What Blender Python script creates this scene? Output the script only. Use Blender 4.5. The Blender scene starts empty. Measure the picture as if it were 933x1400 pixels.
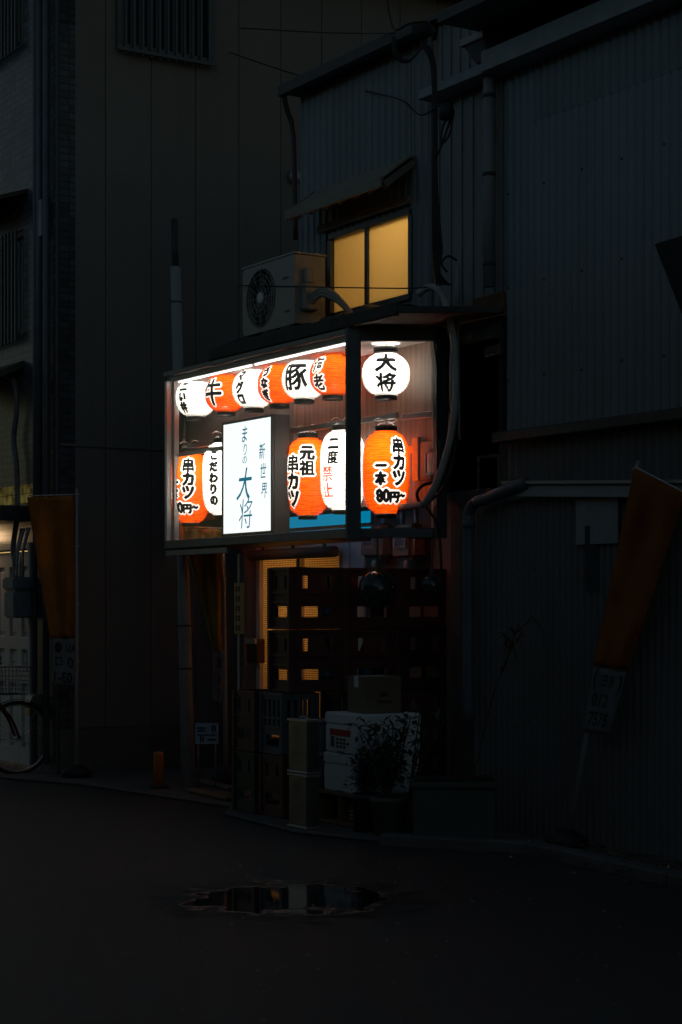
import bpy, bmesh, math, random
import numpy as np
from mathutils import Vector, Matrix
R_ = math.radians
random.seed(7)
SC = bpy.context.scene
COL = SC.collection

# ------------------------------------------------------------------ camera, sky, sun, exposure
# World: +X runs along the shop front towards the camera, +Y goes into the shop, Z is up.
# The street corner of the lantern case stands over the origin.
FPX, CX, HZ = 2500.0, 466.5, 830.0
SA, CA = 0.5308518, 0.8474646
RX = Vector((SA, CA, 0)); FW = Vector((-CA, SA, 0))
CAM = Vector((10.70552, -6.77471, 1.5))

cam = bpy.data.cameras.new('camera'); co = bpy.data.objects.new('camera', cam); COL.objects.link(co)
co.location = CAM
co.rotation_euler = (math.pi/2, 0, math.atan2(FW.y, FW.x) - math.pi/2)
cam.sensor_fit = 'HORIZONTAL'; cam.sensor_width = 36.0
cam.lens = FPX/933.0*36.0
cam.shift_y = 130.0/933.0
cam.clip_start = 0.1; cam.clip_end = 2000
SC.camera = co

W = bpy.data.worlds.new('World'); SC.world = W; W.use_nodes = True
nt = W.node_tree; nt.nodes.clear()
sky = nt.nodes.new('ShaderNodeTexSky'); sky.sky_type = 'NISHITA'; sky.sun_disc = False
SUN_EL, SUN_AZ = R_(33), R_(0)
sky.sun_elevation = R_(6); sky.sun_rotation = R_(-40); sky.altitude = 50
bg = nt.nodes.new('ShaderNodeBackground'); bg.inputs[1].default_value = 0.045
wo = nt.nodes.new('ShaderNodeOutputWorld')
nt.links.new(sky.outputs[0], bg.inputs[0]); nt.links.new(bg.outputs[0], wo.inputs[0])

sl = bpy.data.lights.new('night_sun', 'SUN'); sl.energy = 0.046; sl.angle = R_(4); sl.color = (0.20, 0.62, 1.0)
so = bpy.data.objects.new('night_sun', sl); COL.objects.link(so)
so.rotation_euler = Vector((0.10, 0.95, -0.25)).to_track_quat('-Z', 'Y').to_euler()

SC.view_settings.view_transform = 'Standard'
try: SC.view_settings.look = 'None'
except Exception: pass
SC.view_settings.exposure = 0.0; SC.view_settings.gamma = 1.0
SC.view_settings.use_curve_mapping = False
SC.render.engine = 'CYCLES'
SC.cycles.use_denoising = True
SC.cycles.max_bounces = 8; SC.cycles.transparent_max_bounces = 16
SC.cycles.sample_clamp_indirect = 4.0
SC.cycles.caustics_reflective = False; SC.cycles.caustics_refractive = False

# ------------------------------------------------------------------ placing helpers
def ray(px, py):
    k = (px-CX)/FPX
    return Vector((FW.x+RX.x*k, FW.y+RX.y*k, (HZ-py)/FPX))
def on_y(px, py, Y):
    r = ray(px, py); return CAM + r*((Y-CAM.y)/r.y)
def on_x(px, py, X):
    r = ray(px, py); return CAM + r*((X-CAM.x)/r.x)
def on_z(px, py, z=0.0):
    r = ray(px, py); return CAM + r*((z-CAM.z)/r.z)
def at(px, py, d): return CAM + ray(px, py)*d

# ------------------------------------------------------------------ materials
MATS = {}
def mat(name, col, rough=0.6, metal=0.0, var=0.25, scale=6.0, bump=0.15, bscale=40.0, spec=0.4, stain=None, stain_amt=0.0, stretch=(1,1,1)):
    if name in MATS: return MATS[name]
    m = bpy.data.materials.new(name); m.use_nodes = True; MATS[name] = m
    n = m.node_tree; b = n.nodes['Principled BSDF']
    b.inputs['Roughness'].default_value = rough; b.inputs['Metallic'].default_value = metal
    b.inputs['Specular IOR Level'].default_value = spec
    tc = n.nodes.new('ShaderNodeTexCoord'); mp = n.nodes.new('ShaderNodeMapping'); mp.inputs['Scale'].default_value = stretch
    n.links.new(tc.outputs['Object'], mp.inputs[0])
    nz = n.nodes.new('ShaderNodeTexNoise'); nz.inputs['Scale'].default_value = scale; nz.inputs['Detail'].default_value = 6; nz.inputs['Roughness'].default_value = .65
    n.links.new(mp.outputs[0], nz.inputs['Vector'])
    cr = n.nodes.new('ShaderNodeValToRGB'); cr.color_ramp.elements[0].position = .3; cr.color_ramp.elements[1].position = .7
    lo = [c*(1-var) for c in col]; hi = [min(1, c*(1+var)) for c in col]
    cr.color_ramp.elements[0].color = (*lo, 1); cr.color_ramp.elements[1].color = (*hi, 1)
    n.links.new(nz.outputs[0], cr.inputs[0])
    out = cr.outputs[0]
    if stain:
        n2 = n.nodes.new('ShaderNodeTexNoise'); n2.inputs['Scale'].default_value = scale*.5; n2.inputs['Detail'].default_value = 8; n2.inputs['Roughness'].default_value = .75
        n.links.new(mp.outputs[0], n2.inputs['Vector'])
        r2 = n.nodes.new('ShaderNodeValToRGB'); r2.color_ramp.elements[0].position = .48; r2.color_ramp.elements[1].position = .72
        r2.color_ramp.elements[1].color = (stain_amt,)*3+(1,)
        n.links.new(n2.outputs[0], r2.inputs[0])
        mx = n.nodes.new('ShaderNodeMix'); mx.data_type = 'RGBA'
        n.links.new(r2.outputs[0], mx.inputs['Factor']); n.links.new(out, mx.inputs[6]); mx.inputs[7].default_value = (*stain, 1)
        out = mx.outputs[2]
    n.links.new(out, b.inputs['Base Color'])
    rr = n.nodes.new('ShaderNodeMapRange'); rr.inputs[3].default_value = max(.03, rough-.12); rr.inputs[4].default_value = min(1, rough+.12)
    n.links.new(nz.outputs[0], rr.inputs[0]); n.links.new(rr.outputs[0], b.inputs['Roughness'])
    if bump > 0:
        nb = n.nodes.new('ShaderNodeTexNoise'); nb.inputs['Scale'].default_value = bscale; nb.inputs['Detail'].default_value = 4
        n.links.new(tc.outputs['Object'], nb.inputs['Vector'])
        bp = n.nodes.new('ShaderNodeBump'); bp.inputs['Strength'].default_value = bump; bp.inputs['Distance'].default_value = .01
        n.links.new(nb.outputs[0], bp.inputs['Height']); n.links.new(bp.outputs[0], b.inputs['Normal'])
    return m

def emit(name, col, strength):
    if name in MATS: return MATS[name]
    m = bpy.data.materials.new(name); m.use_nodes = True; MATS[name] = m
    n = m.node_tree; n.nodes.clear()
    e = n.nodes.new('ShaderNodeEmission'); e.inputs[0].default_value = (*col, 1); e.inputs[1].default_value = strength
    o = n.nodes.new('ShaderNodeOutputMaterial'); n.links.new(e.outputs[0], o.inputs[0])
    return m

def pane_mat(name, tint, refl=0.06, rough=0.02):
    m = bpy.data.materials.new(name); m.use_nodes = True; MATS[name] = m
    n = m.node_tree; n.nodes.clear()
    t = n.nodes.new('ShaderNodeBsdfTransparent'); t.inputs[0].default_value = (*tint, 1)
    g = n.nodes.new('ShaderNodeBsdfGlossy'); g.inputs['Roughness'].default_value = rough
    lw = n.nodes.new('ShaderNodeLayerWeight'); lw.inputs[0].default_value = .5
    pw = n.nodes.new('ShaderNodeMath'); pw.operation = 'POWER'; pw.inputs[1].default_value = 4.0
    f = n.nodes.new('ShaderNodeMath'); f.operation = 'MULTIPLY_ADD'; f.inputs[1].default_value = .45; f.inputs[2].default_value = .025
    n.links.new(lw.outputs['Facing'], pw.inputs[0]); n.links.new(pw.outputs[0], f.inputs[0])
    mx = n.nodes.new('ShaderNodeMixShader'); o = n.nodes.new('ShaderNodeOutputMaterial')
    n.links.new(f.outputs[0], mx.inputs[0]); n.links.new(t.outputs[0], mx.inputs[1]); n.links.new(g.outputs[0], mx.inputs[2])
    n.links.new(mx.outputs[0], o.inputs[0])
    return m

def cloth_mat(name, col, trans=.5, wav=40):
    m = bpy.data.materials.new(name); m.use_nodes = True; MATS[name] = m
    n = m.node_tree; n.nodes.clear()
    tc = n.nodes.new('ShaderNodeTexCoord')
    nz = n.nodes.new('ShaderNodeTexNoise'); nz.inputs['Scale'].default_value = 5; nz.inputs['Detail'].default_value = 5
    n.links.new(tc.outputs['Object'], nz.inputs['Vector'])
    cr = n.nodes.new('ShaderNodeValToRGB')
    cr.color_ramp.elements[0].position = .3; cr.color_ramp.elements[1].position = .7
    cr.color_ramp.elements[0].color = (*[c*.75 for c in col], 1); cr.color_ramp.elements[1].color = (*[min(1, c*1.15) for c in col], 1)
    n.links.new(nz.outputs[0], cr.inputs[0])
    d = n.nodes.new('ShaderNodeBsdfDiffuse'); t = n.nodes.new('ShaderNodeBsdfTranslucent')
    n.links.new(cr.outputs[0], d.inputs[0]); n.links.new(cr.outputs[0], t.inputs[0])
    mx = n.nodes.new('ShaderNodeMixShader'); mx.inputs[0].default_value = trans
    n.links.new(d.outputs[0], mx.inputs[1]); n.links.new(t.outputs[0], mx.inputs[2])
    o = n.nodes.new('ShaderNodeOutputMaterial'); n.links.new(mx.outputs[0], o.inputs[0])
    return m

def attr_paper(name):
    m = bpy.data.materials.new(name); m.use_nodes = True; MATS[name] = m
    n = m.node_tree; n.nodes.clear()
    a = n.nodes.new('ShaderNodeAttribute'); a.attribute_name = 'dye'
    tc = n.nodes.new('ShaderNodeTexCoord')
    mp = n.nodes.new('ShaderNodeMapping'); mp.inputs['Scale'].default_value = (1, 1, 6)
    n.links.new(tc.outputs['Object'], mp.inputs[0])
    nz = n.nodes.new('ShaderNodeTexNoise'); nz.inputs['Scale'].default_value = 14; nz.inputs['Detail'].default_value = 5
    n.links.new(mp.outputs[0], nz.inputs['Vector'])
    mr = n.nodes.new('ShaderNodeMapRange'); mr.inputs[1].default_value = .3; mr.inputs[2].default_value = .7; mr.inputs[3].default_value = .52; mr.inputs[4].default_value = 1.0
    n.links.new(nz.outputs[0], mr.inputs[0])
    mu = n.nodes.new('ShaderNodeMix'); mu.data_type = 'RGBA'; mu.blend_type = 'MULTIPLY'; mu.inputs['Factor'].default_value = 1
    n.links.new(a.outputs['Color'], mu.inputs[6]); n.links.new(mr.outputs[0], mu.inputs[7])
    # dyed paper seen at a slant is crossed over a longer path: deeper colour towards the rim
    lw = n.nodes.new('ShaderNodeLayerWeight'); lw.inputs[0].default_value = .5
    pw = n.nodes.new('ShaderNodeMath'); pw.operation = 'POWER'; pw.inputs[1].default_value = 1.6
    n.links.new(lw.outputs['Facing'], pw.inputs[0])
    dp_ = n.nodes.new('ShaderNodeMix'); dp_.data_type = 'RGBA'; dp_.blend_type = 'MULTIPLY'
    n.links.new(pw.outputs[0], dp_.inputs['Factor']); n.links.new(mu.outputs[2], dp_.inputs[6]); n.links.new(mu.outputs[2], dp_.inputs[7])
    d = n.nodes.new('ShaderNodeBsdfDiffuse'); t = n.nodes.new('ShaderNodeBsdfTranslucent'); g = n.nodes.new('ShaderNodeBsdfGlossy')
    g.inputs['Roughness'].default_value = .25
    n.links.new(mu.outputs[2], d.inputs[0]); n.links.new(dp_.outputs[2], t.inputs[0])
    mx = n.nodes.new('ShaderNodeMixShader'); mx.inputs[0].default_value = .78
    n.links.new(d.outputs[0], mx.inputs[1]); n.links.new(t.outputs[0], mx.inputs[2])
    mx2 = n.nodes.new('ShaderNodeMixShader'); f = n.nodes.new('ShaderNodeFresnel'); f.inputs[0].default_value = 1.35
    n.links.new(f.outputs[0], mx2.inputs[0]); n.links.new(mx.outputs[0], mx2.inputs[1]); n.links.new(g.outputs[0], mx2.inputs[2])
    o = n.nodes.new('ShaderNodeOutputMaterial'); n.links.new(mx2.outputs[0], o.inputs[0])
    return m

def tile_mat(name, col, grout, tw, th):
    m = bpy.data.materials.new(name); m.use_nodes = True; MATS[name] = m
    n = m.node_tree; b = n.nodes['Principled BSDF']
    tc = n.nodes.new('ShaderNodeTexCoord'); sp = n.nodes.new('ShaderNodeSeparateXYZ'); n.links.new(tc.outputs['Object'], sp.inputs[0])
    cb = n.nodes.new('ShaderNodeCombineXYZ')
    ad = n.nodes.new('ShaderNodeMath'); n.links.new(sp.outputs[0], ad.inputs[0]); n.links.new(sp.outputs[1], ad.inputs[1])
    n.links.new(ad.outputs[0], cb.inputs[0]); n.links.new(sp.outputs[2], cb.inputs[1])
    br = n.nodes.new('ShaderNodeTexBrick'); br.offset = 0.0; br.inputs['Scale'].default_value = 1
    br.inputs['Brick Width'].default_value = tw; br.inputs['Row Height'].default_value = th; br.inputs['Mortar Size'].default_value = .006
    br.inputs['Color1'].default_value = (*[c*.6 for c in col], 1); br.inputs['Color2'].default_value = (*[c*1.4 for c in col], 1); br.inputs['Mortar'].default_value = (*grout, 1)
    n.links.new(cb.outputs[0], br.inputs['Vector'])
    n.links.new(br.outputs['Color'], b.inputs['Base Color']); b.inputs['Roughness'].default_value = .3
    bp = n.nodes.new('ShaderNodeBump'); bp.inputs['Strength'].default_value = .6; bp.inputs['Distance'].default_value = .004; bp.invert = True
    n.links.new(br.outputs['Fac'], bp.inputs['Height']); n.links.new(bp.outputs[0], b.inputs['Normal'])
    return m

def wood_mat(name, c1, c2):
    m = bpy.data.materials.new(name); m.use_nodes = True; MATS[name] = m
    n = m.node_tree; b = n.nodes['Principled BSDF']; b.inputs['Roughness'].default_value = .5
    tc = n.nodes.new('ShaderNodeTexCoord'); mp = n.nodes.new('ShaderNodeMapping'); mp.inputs['Scale'].default_value = (9, 9, .7)
    n.links.new(tc.outputs['Object'], mp.inputs[0])
    nz = n.nodes.new('ShaderNodeTexNoise'); nz.inputs['Scale'].default_value = 2.2; nz.inputs['Detail'].default_value = 8; nz.inputs['Distortion'].default_value = .6
    n.links.new(mp.outputs[0], nz.inputs['Vector'])
    wv = n.nodes.new('ShaderNodeTexWave'); wv.bands_direction = 'X'; wv.inputs['Scale'].default_value = .55; wv.inputs['Distortion'].default_value = 1.2
    n.links.new(mp.outputs[0], wv.inputs['Vector'])
    ad = n.nodes.new('ShaderNodeMath'); ad.operation = 'MULTIPLY_ADD'; ad.inputs[1].default_value = .25
    n.links.new(wv.outputs['Fac'], ad.inputs[0]); n.links.new(nz.outputs[0], ad.inputs[2])
    cr = n.nodes.new('ShaderNodeValToRGB'); cr.color_ramp.elements[0].position = .35; cr.color_ramp.elements[1].position = .85
    cr.color_ramp.elements[0].color = (*c1, 1); cr.color_ramp.elements[1].color = (*c2, 1)
    n.links.new(ad.outputs[0], cr.inputs[0]); n.links.new(cr.outputs[0], b.inputs['Base Color'])
    return m

# ------------------------------------------------------------------ mesh helpers
class MB:
    def __init__(s): s.v = []; s.f = []; s.sm = []
    def add(s, vs, fs, smooth=False):
        o = len(s.v); s.v += [Vector(v) for v in vs]
        for f in fs: s.f.append([i+o for i in f]); s.sm.append(smooth)
        return s
    def box(s, lo, hi, M=None):
        x0, y0, z0 = lo; x1, y1, z1 = hi
        vs = [Vector(p) for p in ((x0,y0,z0),(x1,y0,z0),(x1,y1,z0),(x0,y1,z0),(x0,y0,z1),(x1,y0,z1),(x1,y1,z1),(x0,y1,z1))]
        if M is not None: vs = [M @ v for v in vs]
        return s.add(vs, [(0,3,2,1),(4,5,6,7),(0,1,5,4),(1,2,6,5),(2,3,7,6),(3,0,4,7)])
    def cbox(s, c, size, M=None):
        c = Vector(c); h = Vector(size)*.5
        return s.box(c-h, c+h, M)
    def beam(s, a, b, w, h, up=(0,0,1)):
        a = Vector(a); b = Vector(b); d = (b-a).normalized(); u = Vector(up)
        sd = d.cross(u).normalized(); u2 = sd.cross(d).normalized()
        vs = []
        for p in (a, b):
            for i, j in ((-1,-1),(1,-1),(1,1),(-1,1)): vs.append(p+sd*(i*w/2)+u2*(j*h/2))
        return s.add(vs, [(0,1,2,3),(7,6,5,4),(0,4,5,1),(1,5,6,2),(2,6,7,3),(3,7,4,0)])
    def tube(s, pts, r, n=10, cap=True):
        pts = [Vector(p) for p in pts]; rs = r if isinstance(r, (list, tuple)) else [r]*len(pts)
        vs = []; ref = Vector((0,0,1))
        for i, p in enumerate(pts):
            d = (pts[min(i+1, len(pts)-1)]-pts[max(i-1, 0)]).normalized()
            if abs(d.dot(ref)) > .95: ref = Vector((1,0,0)) if abs(d.x) < .9 else Vector((0,1,0))
            a = d.cross(ref).normalized(); b = d.cross(a).normalized(); ref = b.cross(d) if False else ref
            for k in range(n):
                t = 2*math.pi*k/n; vs.append(p+a*(math.cos(t)*rs[i])+b*(math.sin(t)*rs[i]))
        fs = []
        for i in range(len(pts)-1):
            for k in range(n):
                k2 = (k+1) % n; fs.append((i*n+k, i*n+k2, (i+1)*n+k2, (i+1)*n+k))
        s.add(vs, fs, True)
        if cap:
            o = len(s.v)-len(vs)
            s.f.append([o+k for k in range(n)][::-1]); s.sm.append(False)
            s.f.append([o+(len(pts)-1)*n+k for k in range(n)]); s.sm.append(False)
        return s
    def lathe(s, prof, c=(0,0,0), n=24, axis='Z', M=None):
        vs = []; c = Vector(c)
        for r, z in prof:
            for k in range(n):
                t = 2*math.pi*k/n
                p = Vector((r*math.cos(t), r*math.sin(t), z))
                if axis == 'Y': p = Vector((p.x, p.z, p.y))
                elif axis == 'X': p = Vector((p.z, p.x, p.y))
                if M is not None: p = M @ p
                vs.append(c+p)
        fs = []
        for i in range(len(prof)-1):
            for k in range(n):
                k2 = (k+1) % n; fs.append((i*n+k, i*n+k2, (i+1)*n+k2, (i+1)*n+k))
        return s.add(vs, fs, True)
    def prism(s, poly, z0, z1):
        n = len(poly)
        vs = [(p[0], p[1], z0) for p in poly]+[(p[0], p[1], z1) for p in poly]
        fs = [tuple(range(n))[::-1], tuple(range(n, 2*n))]+[(i, (i+1) % n, n+(i+1) % n, n+i) for i in range(n)]
        return s.add(vs, fs)
    def panel(s, o, ux, uy, W_, H_, holes, t):
        """flat panel with rectangular holes; o corner, ux/uy unit directions, thickness t along -(ux x uy)... outward face at o"""
        o = Vector(o); ux = Vector(ux); uy = Vector(uy); nn = ux.cross(uy).normalized()
        xs = sorted({0, W_, *[min(max(v, 0), W_) for h in holes for v in (h[0], h[2])]}); ys = sorted({0, H_, *[min(max(v, 0), H_) for h in holes for v in (h[1], h[3])]})
        def solid(i, j):
            if i < 0 or j < 0 or i >= len(xs)-1 or j >= len(ys)-1: return False
            cx = (xs[i]+xs[i+1])/2; cy = (ys[j]+ys[j+1])/2
            return not any(h[0] < cx < h[2] and h[1] < cy < h[3] for h in holes)
        idx = {}
        def V(i, j, k):
            if (i, j, k) not in idx:
                idx[i, j, k] = len(s.v); s.v.append(o+ux*xs[i]+uy*ys[j]-nn*(t*k))
            return idx[i, j, k]
        def F(*q): s.f.append(list(q)); s.sm.append(False)
        for i in range(len(xs)-1):
            for j in range(len(ys)-1):
                if not solid(i, j): continue
                F(V(i,j,0), V(i+1,j,0), V(i+1,j+1,0), V(i,j+1,0))
                F(V(i,j,1), V(i,j+1,1), V(i+1,j+1,1), V(i+1,j,1))
                if not solid(i-1, j): F(V(i,j,0), V(i,j+1,0), V(i,j+1,1), V(i,j,1))
                if not solid(i+1, j): F(V(i+1,j,0), V(i+1,j,1), V(i+1,j+1,1), V(i+1,j+1,0))
                if not solid(i, j-1): F(V(i,j,0), V(i,j,1), V(i+1,j,1), V(i+1,j,0))
                if not solid(i, j+1): F(V(i,j+1,0), V(i+1,j+1,0), V(i+1,j+1,1), V(i,j+1,1))
        return s
    def ribbed(s, o, ux, W_, H_, prof, pitch, t=.01):
        """vertical ribbed sheet: profile prof = [(fraction of pitch, outward offset)], closed slab; outward = ux x z"""
        o = Vector(o); ux = Vector(ux).normalized(); up = Vector((0,0,1)); nn = ux.cross(up)
        xs = []
        k = 0
        while k*pitch < W_:
            for fr, off in prof:
                x = (k+fr)*pitch
                if x <= W_: xs.append((x, off))
            k += 1
        if xs[-1][0] < W_-1e-4: xs.append((W_, prof[0][1]))
        n = len(xs); vs = []
        for z in (0, H_):
            for x, off in xs: vs.append(o+ux*x+nn*off+up*z)
        for z in (0, H_):
            for x, off in xs: vs.append(o+ux*x+nn*(off-t)+up*z)
        fs = []
        for i in range(n-1):
            fs.append((i, i+1, n+i+1, n+i)); fs.append((2*n+i+1, 2*n+i, 3*n+i, 3*n+i+1))
            fs.append((i+1, i, 2*n+i, 2*n+i+1)); fs.append((n+i, n+i+1, 3*n+i+1, 3*n+i))
        fs.append((0, n, 3*n, 2*n)); fs.append((n-1, 3*n-1, 4*n-1, 2*n-1))
        return s.add(vs, fs)
    def sheet(s, fn, nu, nv, t):
        """cloth slab: fn(u, v) -> point; thickness t"""
        P = [[Vector(fn(i/nu, j/nv)) for i in range(nu+1)] for j in range(nv+1)]
        N = [[None]*(nu+1) for _ in range(nv+1)]
        for j in range(nv+1):
            for i in range(nu+1):
                du = P[j][min(i+1, nu)]-P[j][max(i-1, 0)]; dv = P[min(j+1, nv)][i]-P[max(j-1, 0)][i]
                N[j][i] = du.cross(dv).normalized()
        vs = [P[j][i]+N[j][i]*(t/2) for j in range(nv+1) for i in range(nu+1)]+[P[j][i]-N[j][i]*(t/2) for j in range(nv+1) for i in range(nu+1)]
        w = nu+1; q = w*(nv+1); fs = []
        for j in range(nv):
            for i in range(nu):
                a = j*w+i; fs.append((a, a+1, a+w+1, a+w)); fs.append((q+a, q+a+w, q+a+w+1, q+a+1))
        for i in range(nu):
            fs.append((i, q+i, q+i+1, i+1)); b = nv*w+i; fs.append((b, b+1, q+b+1, q+b))
        for j in range(nv):
            a = j*w; fs.append((a, a+w, q+a+w, q+a)); b = j*w+nu; fs.append((b, q+b, q+b+w, b+w))
        return s.add(vs, fs, True)

def root_of(o):
    while o.parent is not None: o = o.parent
    return o
def build(name, mb, m, parent=None, bevel=0.0, world=True, seg=1):
    me = bpy.data.meshes.new(name)
    vs = mb.v
    if parent is not None and world:
        r = root_of(parent)
        inv = (Matrix.Translation(r.location) @ r.rotation_euler.to_matrix().to_4x4()).inverted()
        vs = [inv @ v for v in vs]
    me.from_pydata([tuple(v) for v in vs], [], mb.f)
    me.polygons.foreach_set('use_smooth', mb.sm)
    bm = bmesh.new(); bm.from_mesh(me)
    bmesh.ops.recalc_face_normals(bm, faces=bm.faces)
    if bevel > 0:
        es = [e for e in bm.edges if len(e.link_faces) == 2 and e.calc_face_angle(0) > .6]
        bmesh.ops.bevel(bm, geom=es, offset=bevel, segments=seg, affect='EDGES', clamp_overlap=True)
    bm.to_mesh(me); bm.free()
    me.materials.append(m)
    o = bpy.data.objects.new(name, me); COL.objects.link(o)
    if parent is not None: o.parent = parent
    return o
def tag(o, label=None, cat=None, group=None, kind=None):
    if label: o['label'] = label
    if cat: o['category'] = cat
    if group: o['group'] = group
    if kind: o['kind'] = kind
    return o
def thing(name, label, cat, loc=(0,0,0), rz=0.0, group=None):
    o = bpy.data.objects.new(name, None); o.empty_display_size = .1; COL.objects.link(o)
    o.location = loc; o.rotation_euler = (0, 0, rz)
    return tag(o, label, cat, group)
def copy_tree(o, parent=None):
    c = o.copy(); COL.objects.link(c); c.parent = parent
    for ch in [x for x in bpy.data.objects if x.parent == o]: copy_tree(ch, c)
    return c
def lamp(name, loc, watt, col, rad, parent=None):
    l = bpy.data.lights.new(name, 'POINT'); l.energy = watt; l.color = col; l.shadow_soft_size = rad
    o = bpy.data.objects.new(name, l); COL.objects.link(o)
    if parent is not None:
        o.parent = parent
        r = root_of(parent); inv = (Matrix.Translation(r.location) @ r.rotation_euler.to_matrix().to_4x4()).inverted()
        o.location = inv @ Vector(loc)
    else: o.location = loc
    return o
def smooth_path(pts, n=6):
    pts = [Vector(p) for p in pts]; out = []
    for i in range(len(pts)-1):
        p0 = pts[max(i-1, 0)]; p1 = pts[i]; p2 = pts[i+1]; p3 = pts[min(i+2, len(pts)-1)]
        for k in range(n):
            t = k/n
            out.append(.5*((2*p1)+(p2-p0)*t+(2*p0-5*p1+4*p2-p3)*t*t+(3*p1-p0-3*p2+p3)*t**3))
    out.append(pts[-1]); return out

# glyphs -----------------------------------------------------------------
_g = {}
_tc = bpy.data.curves.new('lettering', 'FONT'); _to = bpy.data.objects.new('lettering', _tc); COL.objects.link(_to)
def glyph(ch, offset=0.0):
    """flat triangles of one character (or word), centred, size 1 em"""
    key = (ch, offset)
    if key in _g: return _g[key]
    _tc.body = ch; _tc.offset = offset; _tc.resolution_u = 3
    dg = bpy.context.evaluated_depsgraph_get(); dg.update()
    me = bpy.data.meshes.new_from_object(_to.evaluated_get(dg)); me.calc_loop_triangles()
    v = np.array([x.co[:2] for x in me.vertices]).reshape(-1, 2); t = np.array([x.vertices for x in me.loop_triangles]).reshape(-1, 3)
    bpy.data.meshes.remove(me)
    if len(v):
        c = (v.min(0)+v.max(0))/2
        v = v-c
    _g[key] = (v, t); return _g[key]
def letter(mb, ch, o, ux, uy, size, offset=.0, sx=1.0, shear=0.0):
    v, t = glyph(ch, offset); o = Vector(o); ux = Vector(ux); uy = Vector(uy)
    return mb.add([o+ux*((p[0]*sx+p[1]*shear)*size)+uy*(p[1]*size) for p in v], [tuple(x) for x in t])

# ------------------------------------------------------------------ palette
asphalt = mat('asphalt', (.046,.047,.047), .62, var=.55, scale=55, bump=1.0, bscale=150, stain=(.024,.024,.024), stain_amt=.85)
concrete = mat('concrete', (.13,.125,.118), .8, var=.3, scale=5, bump=.4, bscale=60, stain=(.05,.047,.042), stain_amt=.8)
brown_panel = mat('brown_panel', (.20,.19,.18), .75, var=.18, scale=2, bump=.12, bscale=90, stain=(.11,.10,.092), stain_amt=.75, stretch=(1,1,.3))
blue_sheet = mat('blue_sheet', (.22,.255,.265), .55, var=.22, scale=1.6, bump=.05, stain=(.10,.085,.07), stain_amt=.7, stretch=(1,1,.16))
shed_sheet = mat('shed_sheet', (.145,.15,.15), .6, var=.3, scale=2, bump=.05, stain=(.04,.038,.035), stain_amt=.7, stretch=(1,1,.25))
grey_sheet = mat('grey_sheet', (.24,.25,.255), .6, var=.2, scale=1.8, bump=.06, stain=(.13,.09,.06), stain_amt=.6, stretch=(1,1,.3))
dark_wall = mat('dark_wall', (.075,.074,.072), .8, var=.35, scale=3, bump=.3)
dark_trim = mat('dark_trim', (.05,.052,.055), .5, var=.3)
black_metal = mat('black_metal', (.095,.108,.118), .40, metal=.3, var=.25, bump=.03)
alu = mat('alu', (.55,.56,.57), .38, metal=.85, var=.15, scale=3, bump=.02)
galv = mat('galv', (.30,.32,.34), .45, metal=.6, var=.25, scale=4, bump=.04, stain=(.14,.10,.075), stain_amt=.6)
white_paint = mat('white_paint', (.74,.72,.68), .5, var=.08, scale=3, bump=.05, stain=(.45,.40,.34), stain_amt=.5)
ceil_mat = mat('ceiling_board', (.88,.86,.83), .55, var=.06, scale=3, bump=.03)
wood_back = wood_mat('wood_back', (.075,.048,.036), (.20,.135,.10))
ac_paint = mat('ac_paint', (.36,.34,.30), .5, var=.1, scale=4, bump=.02, stain=(.30,.26,.20), stain_amt=.5)
grey_plastic = mat('grey_plastic', (.30,.32,.34), .5, var=.1, bump=.02)
rubber = mat('rubber', (.018,.018,.018), .6, var=.3, bump=.05)
crate_brown = mat('crate_brown', (.10,.045,.038), .42, var=.3, scale=7, bump=.08)
crate_red = mat('crate_red', (.13,.05,.042), .42, var=.3, scale=7, bump=.08)
crate_grey = mat('crate_grey', (.10,.125,.15), .45, var=.25, scale=7, bump=.08)
crate_green = mat('crate_green', (.03,.06,.04), .45, var=.25, scale=7, bump=.08)
foam = mat('foam', (.80,.84,.85), .75, var=.06, scale=6, bump=.12, bscale=200, stain=(.42,.42,.40), stain_amt=.4)
card = mat('card', (.20,.165,.11), .85, var=.12, scale=5, bump=.05)
tin = mat('tin', (.30,.30,.29), .3, metal=.9, var=.2, scale=5, bump=.06, bscale=14)
tub = mat('tub', (.30,.33,.35), .5, var=.1, bump=.02)
timber = mat('timber', (.24,.15,.085), .7, var=.25, scale=3, bump=.15, stretch=(1,8,8))
leaf_m = mat('leaf', (.045,.065,.045), .5, var=.45, scale=9, bump=0)
dry_leaf = mat('dry_leaf', (.13,.09,.05), .7, var=.5, scale=9, bump=0)
stem_m = mat('stem', (.06,.05,.035), .8, var=.3)
pot_dark = mat('pot_dark', (.035,.045,.060), .4, var=.2, bump=.05)
pot_grey = mat('pot_grey', (.12,.115,.11), .7, var=.2)
planter_m = mat('planter', (.065,.08,.075), .6, var=.25, bump=.1)
ink = mat('ink', (.012,.012,.014), .6, var=.2, bump=0)
red_ink = mat('red_ink', (.45,.03,.02), .6, var=.1, bump=0)
orange_paint = mat('orange_paint', (.65,.17,.02), .45, var=.15, bump=.04)
yellow_sticker = mat('yellow_sticker', (.55,.33,.12), .6, var=.12, bump=0)
cloth_orange = cloth_mat('cloth_orange', (.55,.20,.05), .5)
cloth_yellow = cloth_mat('cloth_yellow', (.60,.27,.06), .55)
cloth_white = cloth_mat('cloth_white', (.30,.32,.33), .4)
lantern_paper = attr_paper('lantern_paper')
case_glass = pane_mat('case_glass', (.97,.98,.98))
window_glass = pane_mat('window_glass', (.6,.62,.62))
tile = tile_mat('tile', (.085,.105,.13), (.04,.042,.045), .10, .062)
green_glass = mat('green_glass', (.018,.030,.028), .12, var=.25, bump=.03, bscale=20, spec=.7)
cable_m = mat('cable', (.02,.02,.021), .55, var=.2, bump=.03)
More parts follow.
